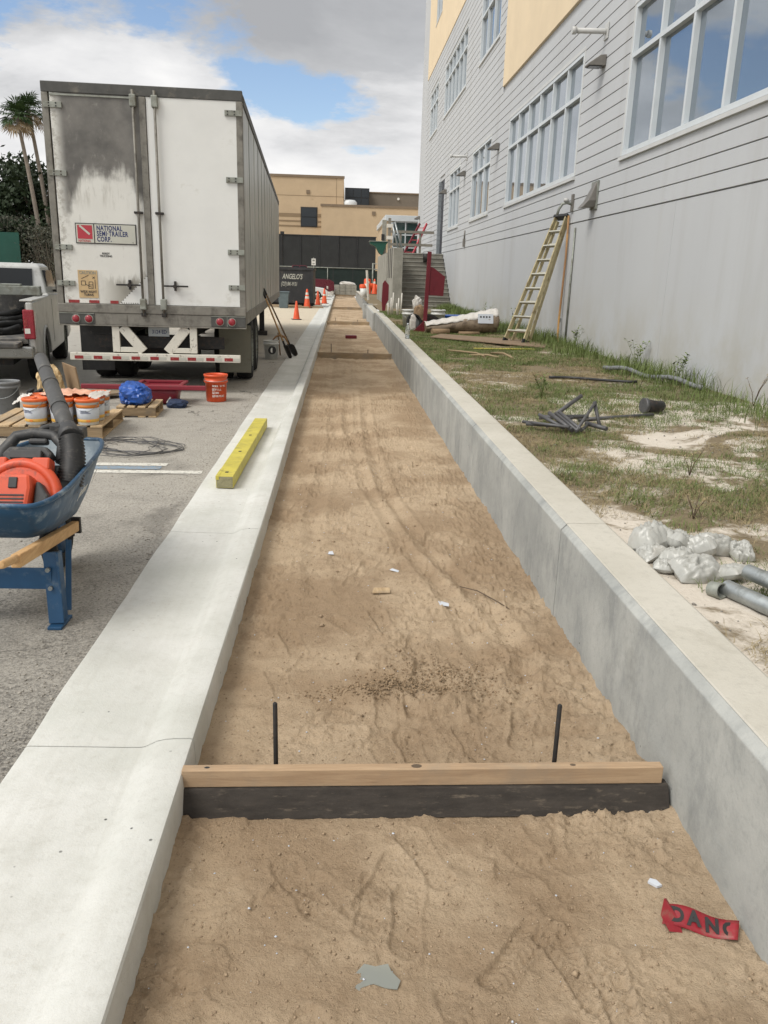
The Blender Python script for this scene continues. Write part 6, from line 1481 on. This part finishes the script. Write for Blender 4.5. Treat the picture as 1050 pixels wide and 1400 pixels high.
# dusty bags and galvanised posts by the wall cap
bags = [(1.53, 3.62, .09, .08, .11, 'leftmost small grey bag against the wall cap'), (1.60, 3.74, .10, .14, .22, 'tall tilted pale grey bag in the heap'), (1.66, 3.55, .09, .09, .13, 'grey bag in the middle of the heap'), (1.74, 3.72, .12, .09, .17, 'crumpled grey bag behind the middle of the heap'),
        (1.68, 3.38, .14, .10, .15, 'big flat topped grey bag at the front of the heap'), (1.84, 3.66, .09, .11, .16, 'pale upright bag right of centre'), (1.97, 3.72, .13, .08, .14, 'lumpy bag at the back right of the heap'), (2.09, 3.66, .08, .07, .12, 'rightmost small pale bag of the heap'), (1.85, 3.36, .11, .08, .10, 'low dusty bag touching the steel posts'), (1.55, 3.46, .06, .07, .09, 'small bag slumped onto the wall cap')]
def bag(label, x, y, a, b, h, seed):
    n = 26; u = np.linspace(-1, 1, n); U, V = np.meshgrid(u, u); rng = np.random.default_rng(seed)
    env = np.clip((1 - np.abs(U) ** 3.2) * (1 - np.abs(V) ** 3.2), 0, 1) ** .5
    pin = 1 - .20 * (np.abs(V) ** 2) * (1 - np.abs(U)); px2 = U * pin; py2 = V * (1 - .16 * U ** 2)
    cr = 1 - 2 * np.abs(fbm(U * 1.7 + seed, V * 1.7, seed, 3, .55) - .5) * 2; cr2 = np.abs(fbm(U * 3.4 + V * 1.5, V * 3.4 - U + seed, seed + 5, 3, .6) - .5)
    top = env * (.62 + .42 * cr - .75 * cr2); bot = -env * (.45 + .2 * cr)
    P = []
    for Z in (top, bot): P.append(np.stack([px2 * a * 1.15 + .02 * cr2, py2 * b * 1.15, Z * h * .62], -1).reshape(-1, 3))
    k = np.arange(n * n).reshape(n, n); f = np.stack([k[:-1, :-1], k[:-1, 1:], k[1:, 1:], k[1:, :-1]], -1).reshape(-1, 4)
    o = mesh_np('dusty_bag', np.concatenate(P), np.concatenate([f, f[:, ::-1] + n * n]), BAGM)
    o.location = (x, y, yz(x, y) + h * .30); o.rotation_euler = (rng.uniform(-.5, .5), rng.uniform(-.6, .6), rng.uniform(0, 3.1)); tag(o, label, 'bag', 'dusty grey bags by the wall cap')
for k, (x, y, a, b, h, lb) in enumerate(bags): bag(lb, 1.52 + (x - 1.52) * .86, y, a * .72, b * .72, h * .78, 60 + k)
def post_pipe(label, p, r, hollow=True, mm=GALV):
    p = Vector(p); d = Vector((.36, -.93, -.005)).normalized(); t = thing('steel_pipe', label, 'pipe', p)
    MB().tube([d * 0, d * 1.6, d * 1.6], [r, r, r * .5], 20, caps=False).build('tube', mm, t); MB().tube([d * 0, d * .001, d * .16], [r, r * .82, r * .8], 20, caps=False).build('bore', STEELD, t)
post_pipe('galvanised steel post lying lowest beside the bags', (1.70, 3.17, yz(1.7, 3.1) + .04), .036)
post_pipe('galvanised steel post resting on top of the others', (1.805, 3.21, yz(1.7, 3.1) + .10), .034)
post_pipe('galvanised steel post at the right of the bundle', (1.92, 3.24, yz(1.7, 3.1) + .06), .036, mm=GALVD)
t = thing('fence_cap', 'small galvanised pipe cap before the end of the posts', 'cap', (1.655, 3.16, yz(1.65, 3.16) + .03), .4)
MB().lathe([(.034, -.03), (.036, .03), (.030, .03), (.028, -.02), (0, -.02)], 18, Matrix.Rotation(R_(80), 4, 'X')).build('cap', GALVD, t)
# water bottle on the wall cap
g = NT('clear_plastic'); g.b.inputs['Transmission Weight'].default_value = .8; CLEAR = g.fin((.75, .8, .8), .1)
t = thing('water_bottle', 'small clear water bottle standing on the wall cap', 'bottle', (1.47, 17.0, .502)); MB().lathe([(0, 0), (.045, 0), (.047, .1), (.042, .13), (.047, .16), (.045, .22), (.02, .27), (.016, .29), (0, .29)], 16).build('body', CLEAR, t)
MB().lathe([(.019, .29), (.019, .315), (0, .315)], 10).build('cap', LABW, t); MB().lathe([(.048, .10), (.048, .16)], 14).build('label', SIGNG, t)

# ---------------------------------------------------------------- grass: uncountable blades
def blades(name, label, n, seed, hmin, hmax, wid, m, dens, lean=.5, ymax=30, ypow=1.0, wallbias=False):
    rng = np.random.default_rng(seed); x = rng.uniform(1.5, 4.6, n * 4); y = -.5 + (ymax + .5) * rng.random(n * 4) ** ypow
    keep = dens(x, y) > rng.random(n * 4); x = x[keep][:n]; y = y[keep][:n]; k = len(x)
    z = yard_z(x, y) - .005; h = rng.uniform(hmin, hmax, k) * (0.55 + .9 * fbm(x * 1.5, y * 1.5, seed + 3, 3))
    if wallbias: h *= 1 + 1.1 * sstep(x, 3.9, 4.6)
    a = rng.uniform(0, 6.283, k); ln = h * rng.uniform(.15, lean, k) * 1.4; w = wid * (1 + y * .05)
    dx, dy = np.cos(a), np.sin(a); px_, py_ = -dy, dx
    def P(s, ww): return np.stack([x + dx * ln * s ** 2 + px_ * ww, y + dy * ln * s ** 2 + py_ * ww, z + h * s * (1 - .18 * s * ln / np.maximum(h, .001))], 1)
    V = np.stack([P(0, -w), P(0, w), P(.55, w * .75), P(.55, -w * .75), P(1.0, 0 * w)], 1).reshape(-1, 3)
    i = np.arange(k)[:, None] * 5; F = np.concatenate([i + [[0, 1, 2]], i + [[0, 2, 3]], i + [[3, 2, 4]]], 0)
    o = mesh_np(name, V, F, m); return tag(o, label, 'grass', kind='stuff')
def d_green(x, y):
    f = fbm(x * .95 + 3, y * .75, 91, 4, .6); w = sstep(x, 3.5, 4.5) * .55; far = sstep(y, 9, 15) * .35
    return np.clip(sstep(f + w * .35 + far * .4, .50, .64) * (.35 + .65 * sstep(fbm(x * 4, y * 4, 93, 3), .35, .6)), 0, 1)
def d_dry(x, y):
    f = fbm(x * 1.1 + 9, y * .9 + 4, 95, 4, .6); return np.clip(sstep(f, .38, .56) * (.25 + .75 * sstep(fbm(x * 5, y * 5, 97, 3), .4, .6)), 0, 1)
blades('grass', 'short green weedy grass in patches over the yard', 150000, 101, .02, .075, .0015, GRASSG, d_green, 1.7, 30, 1.15)
blades('dry_grass', 'matted dry straw grass over the sandy yard', 160000, 102, .012, .05, .0014, GRASSB, d_dry, 2.6, 24, 1.1)
blades('tall_weeds', 'taller weeds growing along the foot of the grey wall', 22000, 103, .08, .30, .0026, GRASSG, lambda x, y: sstep(x, 3.7, 4.45) * (.25 + .75 * sstep(fbm(x, y * .9, 99, 3), .4, .6)), .6, 36, .9, False)
def d_twig(r):
    return r.uniform(1.6, 4.4), 2.8 + 12 * r.random()
# a few single weeds one can pick out
def weed(label, x, y, h, seed, dead=False):
    rng = random.Random(seed); z = yz(x, y); t = thing('weed', label, 'weed', (x, y, z)); m = MB(); lf = MB()
    for q in range(4 if dead else 6):
        a = rng.random() * 6.28; l = h * rng.uniform(.6, 1); pts = [(0, 0, 0), (.12 * l * math.cos(a), .12 * l * math.sin(a), .5 * l), (.38 * l * math.cos(a), .38 * l * math.sin(a), l)]
        m.tube(pts, [.004, .003, .0015], 5)
        for s in range(9):
            f = .25 + .75 * s / 8; p = Vector(pts[1]).lerp(Vector(pts[2]), f) if f > .3 else Vector(pts[1]); b = rng.random() * 6.28; L = .05 * (.6 if dead else 1.2) * (h / .3) ** .3
            d = Vector((math.cos(b), math.sin(b), .4)) * L; sdv = Vector((-math.sin(b), math.cos(b), 0)) * L * .22
            lf._add([p, p + d * .5 + sdv, p + d, p + d * .5 - sdv], [(0, 1, 2, 3)])
    m.build('stems', TWIG if dead else GRASSG, t); lf.build('leaves', GRASSB if dead else GRASSG, t, fix=False)
for k, (x, y, h, dd, lb) in enumerate(((4.46, 8.35, .42, True, 'tall dark dry weed at the right edge by the wall'), (2.05, 4.3, .16, True, 'small dry weed in the pale sand'), (2.5, 5.4, .2, True, 'branching dry weed on the bare sand patch'), (2.35, 9.1, .26, False, 'small upright green weed mid yard'), (4.4, 14.9, .5, False, 'flowering weed at the foot of the wall right of the hose'), (4.45, 11.9, .5, False, 'leafy weed against the wall mid yard'), (4.42, 10.3, .42, False, 'bushy weed against the wall nearer the camera'), (3.9, 21.5, .75, False, 'tall weed behind the wrapped bale'), (4.2, 19.0, .6, False, 'weed behind the ladder feet'))): weed(lb, x, y, h, k, dd)
def f_yard(r): return r.uniform(1.5, 4.5), 1.8 + 12 * r.random()
scatter('yard_grit', 2600, f_yard, (.003, .014), STONE, 'pale stones and crumbs over the yard', 'gravel', 7, yz)
# ---------------------------------------------------------------- trees at the far left
def oak(label, x, y, h, r, seed, nl=7000, z0=2.0):
    t = thing('oak_tree', label, 'tree', (x, y, 0), group='dark trees beyond the lot'); rng = np.random.default_rng(seed); rg_ = random.Random(seed)
    m = MB(); m.tube([(0, 0, 0), (.1, .05, h * .2), (.0, .1, h * .4)], [.38, .3, .22], 10); tips = []
    for k in range(9):
        a = k * 2.4 + rg_.random(); e = Vector((r * .62 * math.cos(a), r * .62 * math.sin(a), h * rg_.uniform(.45, .9))); b = Vector((0, .05, h * rg_.uniform(.15, .38)))
        m.tube([b, b.lerp(e, .5) + Vector((0, 0, .3)), e], [.16, .09, .04], 7); tips.append(e)
    m.build('trunk', BARK, t)
    # leaf clumps: clusters of small faces gathered round branch ends
    nc = 70; cl = []
    for i in range(nc):
        u = rng.normal(size=3); u /= np.linalg.norm(u); rr = rng.random() ** .45
        cl.append((u[0] * r * rr, u[1] * r * rr, z0 + (h - z0) * (.5 + .5 * u[2] * rr * (.85 + .3 * rng.random()))))
    cl = np.array(cl); c = cl[rng.integers(0, nc, nl)] + rng.normal(size=(nl, 3)) * r * np.array([.13, .13, .10])
    s = .10 + .16 * rng.random((nl, 1)); d1 = rng.normal(size=(nl, 3)); d1 /= np.linalg.norm(d1, axis=1)[:, None]; d2 = np.cross(d1, rng.normal(size=(nl, 3))); d2 /= np.linalg.norm(d2, axis=1)[:, None]
    V = np.stack([c - d1 * s, c + d2 * s * .55, c + d1 * s, c - d2 * s * .55], 1).reshape(-1, 3); F = np.arange(nl * 4).reshape(-1, 4)
    mesh_np('crown', V, F, LEAFO, t)
for k, (x, y, h, r, lb) in enumerate(((-26.5, 68, 10.0, 4.6, 'dark oak at the left edge behind the pickup'), (-21.6, 64, 9.3, 3.9, 'dark oak just left of the trailer behind the palms'), (-33, 72, 11, 5.0, 'dark oak outside the left frame edge'), (-17.5, 74, 9.5, 4.5, 'dark oak hidden behind the trailer, first from the palms'), (-23.5, 60, 5.5, 3.6, 'low dark oak filling under the taller ones'), (-28, 62, 6.5, 4.0, 'low dark oak at the left behind the green cloth'))): oak(lb, x, y, h, r, 200 + k, 7500, .8 if h < 7 else 2.0)
def palm(label, x, y, h, lean, seed, nf=38):
    t = thing('palm_tree', label, 'palm tree', (x, y, 0), group='two tall palms'); rg_ = random.Random(seed)
    m = MB(); top = Vector((lean, 0, h)); pts = [Vector((lean * s ** 1.6, 0, h * s)) for s in np.linspace(0, 1, 12)]
    m.tube(pts, [.17 - .06 * (i / 11) for i in range(12)], 10).build('trunk', PBARK, t)
    green = MB(); dead = MB()
    for k in range(nf):
        a = k * 2.399 + rg_.random() * .4; el = R_(85 - 125 * (k / nf)) ; L = rg_.uniform(.62, .92); isd = k > nf * .80; tgt = dead if isd else green
        stem = []
        for s in np.linspace(0, 1, 5):
            e = el - .5 * s ** 2; stem.append(top + Vector((math.cos(a) * math.cos(el) * L * s, math.sin(a) * math.cos(el) * L * s, math.sin(el) * L * s - .25 * s * s)))
        tgt.tube(stem, .018, 4, caps=False)
        # fan blade: stiff segments spreading from the stem end
        end = stem[-1]; d = (stem[-1] - stem[-2]).normalized(); sdv = d.cross(Vector((0, 0, 1)));  sdv = sdv.normalized() if sdv.length > .01 else Vector((1, 0, 0)); up = sdv.cross(d)
        for q in range(13):
            b = R_(-105 + 17.5 * q); dirv = (d * math.cos(b) + sdv * math.sin(b) + up * .12).normalized(); l = rg_.uniform(.65, .95) * (.75 + .25 * math.cos(b)); wv = dirv.cross(up).normalized() * .05
            mid = end + dirv * l * .55; tip_ = end + dirv * l - Vector((0, 0, .22 * l)); tgt._add([end - wv * .3, mid - wv, tip_, mid + wv], [(0, 1, 2, 3)])
    green.build('crown', LEAFP, t, fix=False); dead.build('dead_fronds', LEAFD, t, fix=False)
palm('left tall fan palm with slim trunk behind the trailer', -20.35, 60.0, 11.3, -1.05, 5); palm('right tall fan palm leaning beside the other', -20.15, 61.5, 12.0, -1.0, 6)
tf = thing('cloth_fence', 'green cloth fence at the left behind the pickup cab', 'fence', (-22.5, 56, 0), .05)
for k in range(5): MB().box(-6 + k * 1.6, -4.45 + k * 1.6, 0, .04, .3, 3.95 - .03 * k).build('cloth_panel', TARPG, tf); MB().cyl((-6 + k * 1.6, .06, 0), (-6 + k * 1.6, .06, 4.0), .05, n=8).build('post', GALVD, tf)
for k, (x, y, h, r, lb) in enumerate(((-19.2, 57.5, 4.3, 1.6, 'pale leafless shrub below the palms'), (-22.5, 59, 5.0, 1.8, 'grey brush showing over the green cloth'))):
    t = thing('shrub', lb, 'shrub', (x, y, 0)); m = MB(); rg_ = random.Random(k); 
    for q in range(60):
        a = rg_.random() * 6.28; e = Vector((r * math.cos(a) * rg_.random(), r * math.sin(a) * rg_.random(), h * rg_.uniform(.4, 1))); m.tube([(0, 0, 0), e * .5 + Vector((rg_.uniform(-.3, .3), 0, 0)), e], [.035, .02, .008], 4, caps=False)
    m.build('branches', PBARK, t); rng = np.random.default_rng(k); nl = 2600
    c = np.stack([rng.normal(size=nl) * r * .55, rng.normal(size=nl) * r * .5, h * (.25 + .75 * rng.random(nl))], 1); s = .07 + .08 * rng.random((nl, 1)); d1 = rng.normal(size=(nl, 3)); d2 = rng.normal(size=(nl, 3))
    d1 /= np.linalg.norm(d1, axis=1)[:, None]; d2 /= np.linalg.norm(d2, axis=1)[:, None]
    mesh_np('foliage', np.stack([c - d1 * s, c + d2 * s * .5, c + d1 * s, c - d2 * s * .5], 1).reshape(-1, 3), np.arange(nl * 4).reshape(-1, 4), bpy.data.materials.get('grey_brush') or mat('grey_brush', '#48493e', .9), t)
